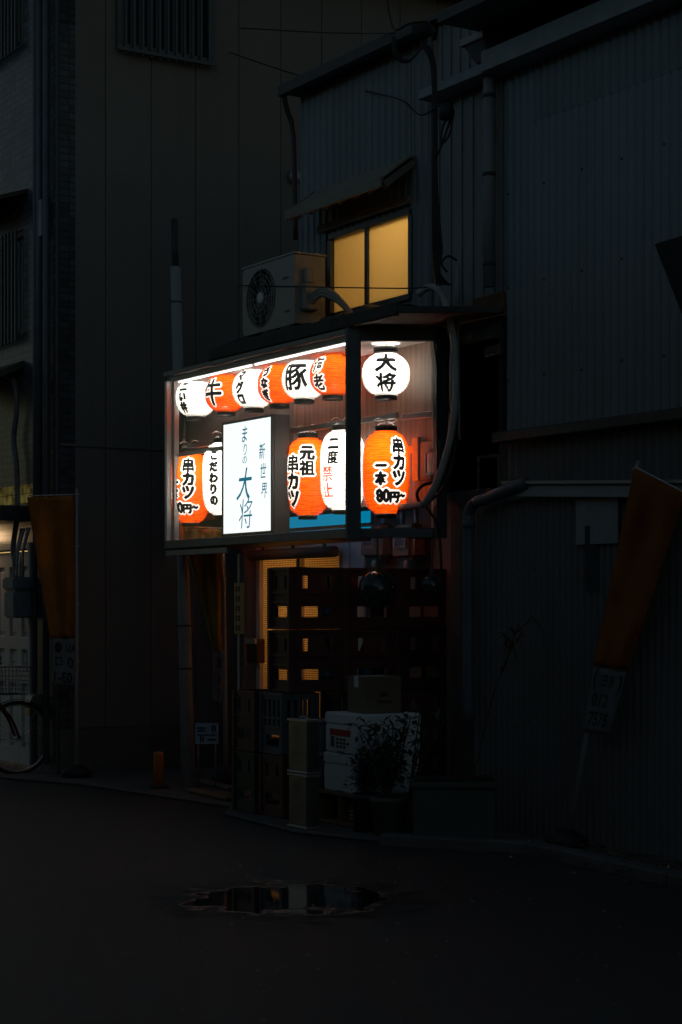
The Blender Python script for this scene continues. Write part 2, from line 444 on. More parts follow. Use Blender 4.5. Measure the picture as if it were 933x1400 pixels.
hose_m = mat('hose', (.46,.44,.41), .5, var=.2, bump=.05)
board_glow = emit('cyan_glow', (.001,.22,.40), .9)
rust = mat('rust', (.17,.08,.04), .8, var=.4, bump=.3)

# ------------------------------------------------------------------ ground
g = MB(); n = 40
g.add([(-80,-60,0),(80,-60,0),(80,80,0),(-80,80,0)], [(0,1,2,3)])
tag(build('ground', g, asphalt), kind='structure')
yard = [(-7.0,-.95),(-4.3,-.80),(-3.39,-.47),(-1.27,-.24),(-.9,-.5),(.3,-.62),(1.0,-.40),(1.86,.16),(3.3,.02),(6,-.25),(6,4),(-7,4)]
g = MB(); g.prism(yard, .003, .022)
tag(build('pavement', g, concrete, bevel=.006), kind='structure')
g = MB()
kl = [Vector((*p, .02)) for p in ((1.05,-.42),(1.86,.13),(3.3,-.01),(6,-.28))]
for a, b in zip(kl[:-1], kl[1:]): g.beam(a, b-(b-a).normalized()*.012, .12, .10)
tag(build('kerb', g, concrete, bevel=.012), kind='structure')
# puddle
pc = on_z(395,1230); wet = bpy.data.materials.new('wet_asphalt'); wet.use_nodes = True
n_ = wet.node_tree; b_ = n_.nodes['Principled BSDF']
tc_ = n_.nodes.new('ShaderNodeTexCoord'); mp_ = n_.nodes.new('ShaderNodeMapping'); mp_.vector_type = 'POINT'
n_.links.new(tc_.outputs['Object'], mp_.inputs[0])
ang = math.atan2(RX.y, RX.x)
mp_.inputs['Rotation'].default_value = (0,0,-ang); mp_.inputs['Scale'].default_value = (1/.62, 1/.62, 1)
ln_ = n_.nodes.new('ShaderNodeVectorMath'); ln_.operation = 'LENGTH'; n_.links.new(mp_.outputs[0], ln_.inputs[0])
nz_ = n_.nodes.new('ShaderNodeTexNoise'); nz_.inputs['Scale'].default_value = 4.5; nz_.inputs['Detail'].default_value = 5; nz_.inputs['Roughness'].default_value = .5
n_.links.new(tc_.outputs['Object'], nz_.inputs['Vector'])
ad_ = n_.nodes.new('ShaderNodeMath'); ad_.operation = 'MULTIPLY_ADD'; ad_.inputs[1].default_value = 1.5; n_.links.new(nz_.outputs[0], ad_.inputs[0]); n_.links.new(ln_.outputs['Value'], ad_.inputs[2])
mk_ = n_.nodes.new('ShaderNodeMapRange'); mk_.inputs[1].default_value = 1.44; mk_.inputs[2].default_value = 1.58; n_.links.new(ad_.outputs[0], mk_.inputs[0])
dm_ = n_.nodes.new('ShaderNodeMapRange'); dm_.inputs[1].default_value = 1.50; dm_.inputs[2].default_value = 1.95; n_.links.new(ad_.outputs[0], dm_.inputs[0])
cr_ = n_.nodes.new('ShaderNodeValToRGB'); cr_.color_ramp.elements[0].color = (.016,.016,.016,1); cr_.color_ramp.elements[1].color = (.028,.028,.028,1)
n_.links.new(dm_.outputs[0], cr_.inputs[0]); n_.links.new(cr_.outputs[0], b_.inputs['Base Color'])
rg_ = n_.nodes.new('ShaderNodeMapRange'); rg_.inputs[3].default_value = .04; rg_.inputs[4].default_value = .62; n_.links.new(mk_.outputs[0], rg_.inputs[0]); n_.links.new(rg_.outputs[0], b_.inputs['Roughness'])
gr_ = n_.nodes.new('ShaderNodeTexNoise'); gr_.inputs['Scale'].default_value = 160; gr_.inputs['Detail'].default_value = 4; n_.links.new(tc_.outputs['Object'], gr_.inputs['Vector'])
bm_ = n_.nodes.new('ShaderNodeBump'); bm_.inputs['Distance'].default_value = .01; n_.links.new(gr_.outputs[0], bm_.inputs['Height'])
st_ = n_.nodes.new('ShaderNodeMath'); st_.operation = 'MULTIPLY_ADD'; st_.inputs[1].default_value = .7; st_.inputs[2].default_value = .004; n_.links.new(mk_.outputs[0], st_.inputs[0]); n_.links.new(st_.outputs[0], bm_.inputs['Strength'])
n_.links.new(bm_.outputs[0], b_.inputs['Normal'])
tr_ = n_.nodes.new('ShaderNodeBsdfTransparent'); ms_ = n_.nodes.new('ShaderNodeMixShader')
ou_ = [q for q in n_.nodes if q.type == 'OUTPUT_MATERIAL'][0]
n_.links.new(dm_.outputs[0], ms_.inputs[0]); n_.links.new(b_.outputs[0], ms_.inputs[1]); n_.links.new(tr_.outputs[0], ms_.inputs[2]); n_.links.new(ms_.outputs[0], ou_.inputs[0])
g = MB(); N_ = 48
g.add([(1.08*math.cos(2*math.pi*k/N_), 1.08*math.sin(2*math.pi*k/N_), 0) for k in range(N_)], [tuple(range(N_))])
pu = build('puddle', g, wet, world=False); pu.location = (pc.x, pc.y, .0055); tag(pu, kind='structure')
# leaf litter and grit by the kerb, one scatter nobody could count
g = MB()
for i in range(1500):
    t = random.random(); x = 1.9+t*2.6; y = random.uniform(.12,.75) if random.random() < .8 else random.uniform(-.3,.9)
    s = random.uniform(.008,.03); a = random.uniform(0, 6.3); z = .024+random.uniform(0,.03)*(1 if random.random() < .4 else .2)
    ca, sa = math.cos(a)*s, math.sin(a)*s; dz = random.uniform(-.4,.4)*s
    g.add([(x-ca,y-sa,z),(x+sa*.5,y-ca*.5,z+dz),(x+ca,y+sa,z+.004),(x-sa*.5,y+ca*.5,z-dz*.3+.004)], [(0,1,2,3)])
tag(build('leaf_litter', g, dry_leaf), 'dry leaves and grit lying along the kerb below the corrugated shed', 'leaf litter', kind='stuff')
g = MB()
for i in range(500):
    x = random.uniform(-3, 6); y = random.uniform(-6.0, -.9); s = random.uniform(.004,.012)
    a = random.uniform(0,6.3); c_, s_ = math.cos(a)*s, math.sin(a)*s
    g.add([(x-c_,y-s_,.006),(x+s_,y-c_,.006),(x+c_,y+s_,.006),(x-s_,y+c_,.006),(x,y,.006+s*.8)], [(0,1,4),(1,2,4),(2,3,4),(3,0,4)])
tag(build('road_grit', g, mat('grit', (.16,.155,.15), .7, var=.4)), 'loose grit and crumbs scattered over the dark asphalt', 'grit', kind='stuff')

# ------------------------------------------------------------------ the shop
UY = .60       # face of the upper wall
XL, XR = -1.66, .13
shop = thing('corner_shop', 'two storey corner shop with pale ribbed upper wall, sloping awning and one lit amber window', 'building', (-.9,1.0,0))
trap = [(0,0),(.12,.014),(.30,.014),(.42,0)]
wx0, wx1, wz0, wz1 = -1.20, -.10, 3.72, 4.33
g = MB()
g.ribbed((XL,UY,3.46), (1,0,0), wx0-XL, 2.06, trap, .09)
g.ribbed((wx1,UY,3.46), (1,0,0), XR-wx1, 2.06, trap, .09)
g.ribbed((wx0+.002,UY,wz1+.02), (1,0,0), wx1-wx0-.004, 5.52-wz1-.02, trap, .09)
g.ribbed((wx0+.002,UY,3.46), (1,0,0), wx1-wx0-.004, wz0-3.48, trap, .09)
build('upper_wall', g, blue_sheet, shop)
g = MB()   # hidden shell: side, back, floors
g.box((XL,UY+.03,3.40),(XL+.08,4.2,5.5)); g.box((XR-.08,UY+.03,3.40),(XR-.002,4.2,5.5)); g.box((XL+.082,4.1,3.40),(XR-.082,4.2,5.5))
g.box((XL,UY+.03,3.30),(XR-.002,4.2,3.395)); g.box((XL+.082,UY+.03,5.40),(XR-.082,4.098,5.5))
build('room_shell', g, mat('plaster', (.50,.42,.30), .9, var=.08), shop)
g = MB(); g.box((XL-.06,UY-.12,5.53),(XR+.02,4.3,5.60)); g.beam((XL-.06,UY-.15,5.55),(XR+.02,UY-.15,5.55),.06,.09)
rf = build('roof', g, dark_trim, shop, bevel=.006)
g = MB(); g.tube(smooth_path([(XL-.03,UY-.14,5.50),(XL-.04,UY-.10,5.40),(XL-.05,UY-.04,5.2),(XL-.05,UY-.02,4.4)],5),.022,8)
build('downpipe', g, dark_trim, shop)
# amber window
wf = MB()
for a, b in (((wx0,wz0),(wx1,wz0)),((wx0,wz1),(wx1,wz1))):
    wf.box((a[0],UY-.035,a[1]-.022),(b[0],UY+.05,b[1]+.022))
for x in (wx0,-.675,wx1): wf.box((x-.022,UY-.03,wz0+.023),(x+.022,UY+.045,wz1-.023))
wf.box((wx0-.10,UY-.02,wz0-.2),(wx0-.06,UY+.03,wz1+.08))
win = build('window', wf, black_metal, shop, bevel=.003)
frost = bpy.data.materials.new('frosted_glass'); frost.use_nodes = True
n_ = frost.node_tree; n_.nodes.clear()
t_ = n_.nodes.new('ShaderNodeBsdfTranslucent'); t_.inputs[0].default_value = (.85,.68,.38,1)
d_ = n_.nodes.new('ShaderNodeBsdfDiffuse'); d_.inputs[0].default_value = (.4,.3,.15,1)
m_ = n_.nodes.new('ShaderNodeMixShader'); m_.inputs[0].default_value = .8
o_ = n_.nodes.new('ShaderNodeOutputMaterial')
n_.links.new(d_.outputs[0], m_.inputs[1]); n_.links.new(t_.outputs[0], m_.inputs[2]); n_.links.new(m_.outputs[0], o_.inputs[0])
g = MB(); g.box((wx0+.02,UY+.008,wz0+.02),(-.697,UY+.014,wz1-.02)); g.box((-.653,UY-.012,wz0+.02),(wx1-.02,UY-.006,wz1-.02))
build('pane', g, frost, win)
lamp('room_lamp', (-.15,1.35,4.6), 30, (1,.86,.62), .15, shop)
# awning over the window
aw = MB(); AY0 = UY-.02; AYf = .31
ax0 = on_y(392,300,AYf).x; ax1 = on_y(524,240,AYf).x
z_f = .5*(on_y(392,294,AYf).z+on_y(524,238,AYf).z); z_w = z_f+.20
vs = [(ax0,AY0,z_w),(ax1,AY0,z_w),(ax1,AYf,z_f),(ax0,AYf,z_f)]
aw.add([Vector(v) for v in vs]+[Vector(v)-Vector((0,0,.03)) for v in vs], [(0,1,2,3),(7,6,5,4),(0,4,5,1),(1,5,6,2),(2,6,7,3),(3,7,4,0)])
aw.beam((ax0,AYf-.012,z_f-.03),(ax1,AYf-.012,z_f-.03),.02,.075)
aw.beam((ax1-.01,AYf+.01,z_f-.035),(ax1-.01,AY0-.01,z_w-.04),.02,.08)
aw.beam((ax0+.01,AYf+.01,z_f-.035),(ax0+.01,AY0-.01,z_w-.04),.02,.08)
build('awning', aw, mat('awning_m', (.27,.235,.19), .7, var=.2, stain=(.14,.10,.07), stain_amt=.6), shop, bevel=.004)
g = MB()
for k in range(7):
    x = ax0+.10+k*.2; g.beam((x,AYf+.03,z_f-.055),(x,AY0-.02,z_w-.065),.025,.04)
g.box((ax0+.05,AY0-.03,wz1+.05),(ax1-.05,AY0-.005,wz1+.11))
build('rafter', g, mat('old_timber', (.20,.15,.10), .8, var=.3), shop, bevel=.003)
# roof ledge above the lantern case
g = MB(); g.prism([(-2.05,.02),(.62,-.02),(.98,.585),(-2.05,.585)], 3.455, 3.50)
g.box((-2.05,-.02,3.44),(.60,.018,3.53))
build('ledge', g, mat('ledge_m', (.07,.068,.065), .75, var=.4, scale=6, bump=.3), shop, bevel=.006)
# heaped tarpaulin along the ledge
def tarp(u, v):
    x = -2.0+u*2.5; b = .5+.5*math.sin(u*23+math.sin(u*9)*2)
    prof = [(.02,3.50),(.05,3.56),(.16,3.60),(.33,3.60),(.45,3.53)]
    k = v*4; i = min(int(k), 3); fr = k-i
    y = prof[i][0]*(1-fr)+prof[i+1][0]*fr; z = prof[i][1]*(1-fr)+prof[i+1][1]*fr
    return (x, y, 3.505+(z-3.50)*(.25+.75*b)+.012*math.sin(u*60+v*9))
g = MB(); g.sheet(tarp, 70, 8, .006)
tag(build('tarpaulin', g, mat('tarp_m', (.055,.055,.056), .5, var=.4, bump=.2)), 'dark crumpled tarpaulin lying along the ledge under the amber window', 'tarpaulin')

# ground floor, set back under the case
GY = 1.0
dx0, dx1 = on_y(355,900,GY).x, on_y(474,900,GY).x
g = MB(); GXL = dx0-.30
g.panel((GXL,GY,0),(1,0,0),(0,0,1), .9-GXL, 3.28, [(dx0-GXL,-.1,dx1-GXL,2.02)], .12)
g.box((GXL,GY+.122,0),(GXL+.1,4.1,3.28)); g.box((.80,GY+.122,0),(.9,4.1,3.28)); g.box((GXL+.102,4.0,0),(.798,4.1,3.28)); g.box((GXL,GY-.0,3.282),(XL-.002,4.1,3.34))
build('ground_floor_wall', g, mat('gf_wall', (.26,.20,.17), .8, var=.2, stain=(.12,.09,.07), stain_amt=.6), shop)
g = MB(); g.box((-2.06,UY-.02,3.30),(.9,GY-.002,3.39)); g.box((-2.06,.62,2.30),(.9,.66,3.298))
build('overhang', g, dark_wall, shop)
g = MB()
for x in (dx0+.03,(dx0+dx1)/2,dx1-.03): g.box((x-.03,GY-.035,.0),(x+.03,GY+.05,2.0))
g.box((dx0,GY-.04,1.965),(dx1,GY+.06,2.02)); g.box((dx0+.06,GY-.02,.0),(dx1-.06,GY+.03,.09))
dr = build('door', g, white_paint, shop, bevel=.004)
lat = bpy.data.materials.new('lattice_glass'); lat.use_nodes = True
n_ = lat.node_tree; n_.nodes.clear()
tc_ = n_.nodes.new('ShaderNodeTexCoord'); br_ = n_.nodes.new('ShaderNodeTexBrick'); br_.offset = 0
sp_ = n_.nodes.new('ShaderNodeSeparateXYZ'); cb_ = n_.nodes.new('ShaderNodeCombineXYZ')
n_.links.new(tc_.outputs['Object'], sp_.inputs[0]); n_.links.new(sp_.outputs[0], cb_.inputs[0]); n_.links.new(sp_.outputs[2], cb_.inputs[1]); n_.links.new(cb_.outputs[0], br_.inputs['Vector'])
br_.inputs['Scale'].default_value = 1; br_.inputs['Brick Width'].default_value = .026; br_.inputs['Row Height'].default_value = .018; br_.inputs['Mortar Size'].default_value = .0035
br_.inputs['Color1'].default_value = (.90,.72,.42,1); br_.inputs['Color2'].default_value = (.80,.62,.34,1); br_.inputs['Mortar'].default_value = (.30,.14,.04,1)
t_ = n_.nodes.new('ShaderNodeBsdfTranslucent'); n_.links.new(br_.outputs[0], t_.inputs[0])
d_ = n_.nodes.new('ShaderNodeBsdfDiffuse'); n_.links.new(br_.outputs[0], d_.inputs[0])
m_ = n_.nodes.new('ShaderNodeMixShader'); m_.inputs[0].default_value = .8; o_ = n_.nodes.new('ShaderNodeOutputMaterial')
n_.links.new(d_.outputs[0], m_.inputs[1]); n_.links.new(t_.outputs[0], m_.inputs[2]); n_.links.new(m_.outputs[0], o_.inputs[0])
xm = (dx0+dx1)/2
g = MB(); g.box((dx0+.06,GY+.002,.09),(xm-.03,GY+.010,1.965)); g.box((xm+.03,GY+.002,.09),(dx1-.06,GY+.010,1.965))
build('pane', g, lat, dr)
lamp('hall_lamp', ((dx0+dx1)/2-.2,2.0,1.7), 38, (1,.76,.45), .2, shop)
# pale door jamb and rolled shade above the entrance
g = MB(); g.box((dx1+.002,GY-.05,0),(dx1+.10,GY-.002,2.05)); g.box((dx1+.104,GY-.03,0),(dx1+.30,GY-.002,2.05))
build('door_jamb', g, white_paint, shop, bevel=.004)
g = MB(); p = on_y(400,757,.86)
g.tube([(dx0+.1,.86,p.z),(dx1+.05,.86,p.z)],.045,12)
for x in (dx0+.3,dx0+.8,dx0+1.3): g.box((x-.012,.85,p.z+.044),(x+.012,.87,p.z+.12))
tag(build('rolled_shade', g, mat('shade_m', (.10,.075,.05), .7, var=.3)), 'dark rolled shade slung above the shop entrance behind the case', 'shade')
p = on_y(350,890,.92)
t = thing('mailbox', 'small dark wall mailbox hung at the edge of the amber shop door', 'mailbox', (p.x,.93,p.z))
g = MB(); g.cbox(p, (.17,.09,.21)); build('body', g, mat('mailbox_m', (.06,.04,.03), .4, metal=.4), t, bevel=.008)
g = MB(); g.cbox(p+Vector((0,-.05,.085)), (.175,.02,.05)); build('lid', g, alu, t, bevel=.004)

# ------------------------------------------------------------------ lantern case
BX = Vector((0,0,0)); E1 = Vector((SA,CA,0))        # direction of the slanted end
ZB, ZR, ZG, ZT = 1.98, 2.047, 3.345, 3.436
AX = -2.856; YB = .53; BXL = AX-.60      # the far end slants outwards
Cc = E1*(YB/CA)
case = thing('lantern_case', 'long glazed display case of lanterns in a dark metal frame on the shop corner', 'display case', (-1.3,.2,1.98))
g = MB()
rail_m = mat('rail_m', (.19,.21,.225), .42, metal=.5, var=.2, bump=.03)
g.box((AX,0,ZB),(-.036,.05,ZR)); build('front_rail', g, rail_m, case, bevel=.004)
g = MB(); g.box((AX,-.012,ZG+.053),(-.036,.05,ZT)); build('front_rail', g, rail_m, case, bevel=.004)
g = MB()
def slab(a, b, z0, z1, th, off=0.0):
    a = Vector(a); b = Vector(b); d = (b-a).normalized(); nn = Vector((-d.y, d.x, 0))
    q = [a+nn*off, b+nn*off, b+nn*(off+th), a+nn*(off+th)]
    g.prism([(v.x, v.y) for v in q], z0, z1)
slab(E1*.07, E1*.60, ZB, ZR, .05); build('end_rail', g, black_metal, case, bevel=.004)
g = MB(); slab(E1*.07, E1*.60, ZG, ZT, .05); build('end_rail', g, black_metal, case, bevel=.004)
g = MB(); g.prism([(-.035,-.014),(.004,-.014),(.052,.062),(.012,.088),(-.035,.03)], ZB-.012, ZT+.012)
build('corner_post', g, black_metal, case, bevel=.005)
g = MB(); g.box((AX,.002,ZR),(AX+.035,.05,ZG+.02)); g.box((AX+.04,.05,ZR),(AX+.05,.11,ZG+.02)); g.box((AX+.04,.052,ZR),(AX+.075,.062,ZG+.02))
build('side_post', g, alu, case, bevel=.002)
g = MB(); c0 = E1*.60
g.box((c0.x-.03,c0.y-.02,2.60),(c0.x+.005,c0.y+.01,ZG)); g.box((c0.x-.03,c0.y-.02,ZR),(c0.x+.005,c0.y+.01,2.235))
build('inner_post', g, white_paint, case, bevel=.002)
g = MB(); g.box((c0.x+.008,c0.y-.03,ZB),(c0.x+.05,c0.y+.06,ZT)); build('back_post', g, black_metal, case, bevel=.003)
g = MB(); g.prism([(AX+.04,.052),(-.04,.052),(.0,.10),(c0.x-.035,c0.y-.03),(c0.x-.035,YB),(BXL+.04,YB),(AX-.03,.075)], ZG+.012, ZG+.05)
build('ceiling', g, ceil_mat, case)
g = MB(); g.prism([(AX,.052),(.0,.052),(.30,.56),(BXL,.56)],ZG+.052,ZT-.002); build('top_cover', g, dark_trim, case)
g = MB(); g.box((XL,YB+.004,2.24),(c0.x-.002,YB+.03,ZG+.05)); build('back_board', g, wood_back, case)
for x0_, x1_ in ((AX+.12,-1.52),(-1.46,-.16)):
    g = MB(); g.tube([(x0_,.075,ZG+.004),(x1_,.075,ZG+.004)],.007,10); build('streak_strip', g, emit('streak_glow', (1,.95,.90), 3.2), case)  # glowing strip added for a white streak along the case top
g = MB(); g.box((BXL,YB+.004,2.24),(XL-.002,YB+.03,ZG+.05)); build('back_board', g, dark_wall, case)
g = MB(); slab((AX,.06,0),(BXL,YB,0),ZR+.001,ZG+.01,.006); build('side_pane', g, pane_mat('spill_pane', (.10,.10,.11)), case)  # pane tint darkened to hold lantern spill off the brown wall
g = MB(); g.box((AX+.036,.018,ZR+.001),(-.036,.023,ZG+.051)); build('front_pane', g, case_glass, case)
g = MB(); g.prism([(AX+.02,.052),(-.50,.052),(-.50,.50),(BXL+.05,.50)],ZB+.002,ZB+.03); build('floor', g, dark_trim, case)  # unseen bottom added to cut lantern spill onto the crates
g = MB(); slab(E1*.09, E1*.565, ZR+.002, ZG-.002, .005, .02); build('end_pane', g, case_glass, case)
# hanging rails for the lower row
zr = 2.82
g = MB(); g.beam((-3.0,.245,zr+.02),(.10,.335,zr+.02),.025,.042); g.beam((AX-.05,.12,zr-.06),(AX+.9,.12,zr-.06),.02,.035)
a = Vector((.02,.42,0)); g.prism([(.00,.428),(.02,.428),(.27,.50),(.26,.52),(.00,.45)], zr, zr+.042)
build('hanging_rail', g, alu, case, bevel=.002)
p0 = on_y(392,702,.45); p1 = on_y(479,702,.45)
g = MB(); g.box((p0.x-.5,.45,ZR-.01),(p1.x+.25,.47,2.085)); g.box((p0.x-.5,.45,2.115),(p1.x+.25,.47,2.20))
bl = build('glow_board', g, board_glow, case, bevel=.002)  # board given its own cyan glow so that it reads as lit
g = MB(); g.box((p0.x-.5,.455,2.086),(p1.x+.25,.465,2.114)); build('dark_strip', g, dark_trim, bl)
# brackets below
p = on_y(222,757,.03)
g = MB(); g.box((AX+.0,.01,ZB-.060),(-1.80,.045,ZB-.014)); build('under_rail', g, galv, case, bevel=.003)
# ------------------------------------------------------------------ lanterns
ORANGE = (.97,.118,.004); WHITE = (.95,.93,.88)
def shade_mesh(name, kind, dye, texts):
    Rm, H, ex, ribs = (.170,.305,2.35,20) if kind == 'round' else (.168,.585,3.3,36)
    NT, NZ = 300, (100 if kind == 'round' else 180)
    th = np.arange(NT)/NT*2*math.pi-math.pi
    tz = np.arange(NZ+1)/NZ
    rr = np.power(np.clip(1-np.abs(2*tz-1)**ex, 0, 1), 1/ex)*Rm
    rr = np.maximum(rr, .083)
    ph = (tz*ribs) % 1.0
    rr = rr-(.0042*(np.abs(2*ph-1)**2))
    z = (tz-.5)*H
    TH, Z = np.meshgrid(th, z); RR = np.repeat(rr[:, None], NT, 1)
    # rasterise the writing on the unrolled shade
    def mask(items):
        M = np.zeros((NZ+1, NT), bool)
        for ch, ang, zc, size, sx in items:
            v, t = glyph(ch, .012)
            if not len(t): continue
            X = (np.arctan2(np.sin(TH-R_(ang)), np.cos(TH-R_(ang)))*Rm*.98)/(size*sx); Yy = (Z-zc)/size
            sel = (np.abs(X) < 1.9) & (np.abs(Yy) < .9)
            ii, jj = np.nonzero(sel); xs = X[ii, jj]; ys = Yy[ii, jj]; hit = np.zeros(len(ii), bool)
            for a, b, c in t:
                A, B, C = v[a], v[b], v[c]
                d = (B[1]-C[1])*(A[0]-C[0])+(C[0]-B[0])*(A[1]-C[1])
                if abs(d) < 1e-10: continue
                bb = (xs >= min(A[0],B[0],C[0])-1e-3) & (xs <= max(A[0],B[0],C[0])+1e-3) & (ys >= min(A[1],B[1],C[1])-1e-3) & (ys <= max(A[1],B[1],C[1])+1e-3)
                k = np.nonzero(bb & ~hit)[0]
                if not len(k): continue
                l1 = ((B[1]-C[1])*(xs[k]-C[0])+(C[0]-B[0])*(ys[k]-C[1]))/d
                l2 = ((C[1]-A[1])*(xs[k]-C[0])+(A[0]-C[0])*(ys[k]-C[1]))/d
                ok = (l1 >= -.01) & (l2 >= -.01) & (l1+l2 <= 1.01)
                hit[k[ok]] = True
            M[ii[hit], jj[hit]] = True
        return M
    def grow(M, r):
        O = M.copy()
        for dy in range(-r, r+1):
            for dx in range(-r, r+1):
                if dx*dx+dy*dy <= r*r+.5 and (dx or dy):
                    S = np.roll(M, dx, 1)
                    if dy > 0: S = np.vstack([np.zeros((dy, NT), bool), S[:-dy]])
                    elif dy < 0: S = np.vstack([S[-dy:], np.zeros((-dy, NT), bool)])
                    O |= S
        return O
    black = mask([x[:5] for x in texts if x[5] == 'k']); red = mask([x[:5] for x in texts if x[5] == 'r'])
    heavy = mask([x[:5] for x in texts if x[5] == 'k' and x[3] >= .07])
    dense = mask([x[:5] for x in texts if x[5] == 'k' and x[0] in '将豚海老牛度祖串'])
    black = black | (grow(heavy, 2) & ~grow(dense, 3)) | grow(dense, 1)
    col = np.ones((NZ+1, NT, 4)); col[..., :3] = dye
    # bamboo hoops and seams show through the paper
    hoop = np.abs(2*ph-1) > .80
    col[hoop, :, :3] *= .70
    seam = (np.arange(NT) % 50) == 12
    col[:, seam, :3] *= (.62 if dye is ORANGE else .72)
    if dye is ORANGE:
        col[grow(black, 4)] = (*WHITE, 1)
    col[black] = (.004,.005,.006,1); col[red & ~black] = (.80,.05,.015,1)
    vs = np.stack([RR*np.sin(TH), -RR*np.cos(TH), Z], -1).reshape(-1, 3)
    i = np.arange(NZ)[:, None]*NT; j = np.arange(NT)[None, :]; j2 = (j+1) % NT
    fs = np.stack([i+j, i+j2, i+NT+j2, i+NT+j], -1).reshape(-1, 4)
    me = bpy.data.meshes.new(name)
    me.vertices.add(len(vs)); me.vertices.foreach_set('co', vs.ravel().astype(np.float32))
    me.loops.add(fs.size); me.loops.foreach_set('vertex_index', fs.ravel().astype(np.int32))
    me.polygons.add(len(fs)); me.polygons.foreach_set('loop_start', np.arange(0, fs.size, 4, dtype=np.int32))
    me.polygons.foreach_set('use_smooth', np.ones(len(fs), bool)); me.update(calc_edges=True)
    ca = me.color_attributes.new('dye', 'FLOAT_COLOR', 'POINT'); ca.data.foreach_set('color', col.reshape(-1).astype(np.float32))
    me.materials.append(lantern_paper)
    return me, Rm, H
cap_m = mat('lantern_cap', (.012,.012,.013), .45, var=.2, bump=.02)
def lantern(px, py, kind, dye, texts, label, watt, turn=0.0, hang=None, tint=(1,.93,.84), tilt=0.0):
    Y = .24+.09*min(1, max(0, (px-300)/120))
    c = on_y(px, py, Y)
    dirc = CAM-c; rz = math.atan2(dirc.x, -dirc.y)+R_(turn)
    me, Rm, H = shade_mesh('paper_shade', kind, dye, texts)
    t = thing('paper_lantern', label, 'lantern', c, rz, 'paper lanterns in the display case')
    t.rotation_euler[1] = R_(tilt)
    o = bpy.data.objects.new('paper_shade', me); COL.objects.link(o); o.parent = t
    rc = .088 if kind == 'round' else .080
    g = MB(); g.lathe([(rc-.006,H/2-.010),(rc,H/2-.010),(rc,H/2+.034),(rc-.006,H/2+.034),(rc-.006,H/2-.010)], n=32); build('top_ring', g, cap_m, t, world=False)
    rb = rc*.90
    g = MB(); g.lathe([(.0,-H/2-.028),(rb,-H/2-.028),(rb,-H/2+.010),(rb-.006,-H/2+.010),(rb-.006,-H/2-.022),(0,-H/2-.022)], n=32); build('bottom_ring', g, cap_m, t, world=False)
    hz = (hang if hang else ZG+.01)-c.z
    g = MB(); g.tube([(-rc*.9,0,H/2+.03),(-rc*.5,0,H/2+.055),(0,0,min(hz,H/2+.075)),(rc*.5,0,H/2+.055),(rc*.9,0,H/2+.03)],.0032,6)
    g.tube([(0,0,H/2-.02),(.004,0,max(hz,H/2+.08))],.004,6); g.lathe([(.014,H/2-.06),(.016,H/2-.05),(.016,H/2-.01),(.006,H/2+.0)], n=12)
    g.tube(smooth_path([(.0,0,H/2+.075),(.035,.01,H/2+.105),(.075,.0,H/2+.085),(.05,-.02,H/2+.06),(.0,-.01,H/2+.07),(-.05,.01,H/2+.095),(-.085,0,H/2+.075)],4),.0035,6)
    build('hanger', g, white_paint, t, world=False)
    if kind == 'round':
        l = lamp('bulb', (0,0,0), watt, tint, .03); l.parent = t; l.location = (0,0,.065)
    else:
        for zz, k in ((.14,.78),(-.12,.22)):
            l = lamp('bulb', (0,0,0), watt*k, tint, .03); l.parent = t; l.location = (0,0,zz)
    return t
def column(chars, ang, z0, step, size, c='k', sx=.9): return [(ch, ang, z0-i*step, size, sx, c) for i, ch in enumerate(chars)]
WR, WO = 6.8, 4.8
price = lambda a1, a2, a3: (column('串カツ', a1, .177, .112, .126) + column('一本', a2, .04, .092, .090) + [('80', a3-18, -.172, .118, .85, 'k'), ('円', a3+13, -.182, .080, 1, 'k'), ('~', a3+37, -.170, .095, .9, 'k')])
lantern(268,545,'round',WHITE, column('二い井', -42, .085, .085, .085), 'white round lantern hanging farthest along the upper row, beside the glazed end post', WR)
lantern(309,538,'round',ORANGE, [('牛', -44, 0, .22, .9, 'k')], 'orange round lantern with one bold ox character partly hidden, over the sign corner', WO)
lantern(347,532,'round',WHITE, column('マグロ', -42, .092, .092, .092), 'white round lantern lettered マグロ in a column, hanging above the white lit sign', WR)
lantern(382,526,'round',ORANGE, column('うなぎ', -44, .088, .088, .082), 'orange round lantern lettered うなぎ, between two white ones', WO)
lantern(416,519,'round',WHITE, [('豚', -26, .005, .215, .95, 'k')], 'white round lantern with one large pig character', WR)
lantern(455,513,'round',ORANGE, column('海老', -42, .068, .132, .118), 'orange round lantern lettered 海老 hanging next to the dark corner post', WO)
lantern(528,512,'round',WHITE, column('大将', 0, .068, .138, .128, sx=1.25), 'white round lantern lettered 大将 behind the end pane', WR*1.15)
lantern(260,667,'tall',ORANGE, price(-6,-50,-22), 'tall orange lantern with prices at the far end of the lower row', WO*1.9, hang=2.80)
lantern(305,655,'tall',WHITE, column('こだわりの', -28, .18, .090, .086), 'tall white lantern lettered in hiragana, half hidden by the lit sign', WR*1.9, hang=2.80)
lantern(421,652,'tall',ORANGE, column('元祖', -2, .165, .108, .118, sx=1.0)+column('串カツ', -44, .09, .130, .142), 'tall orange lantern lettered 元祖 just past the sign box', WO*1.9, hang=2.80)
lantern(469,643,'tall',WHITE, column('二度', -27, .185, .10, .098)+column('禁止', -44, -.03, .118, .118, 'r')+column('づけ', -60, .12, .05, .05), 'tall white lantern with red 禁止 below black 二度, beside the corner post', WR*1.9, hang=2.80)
lantern(528,646,'tall',ORANGE, price(34,-13,10), 'tall orange lantern with prices behind the end pane', WO*1.9, hang=2.80)

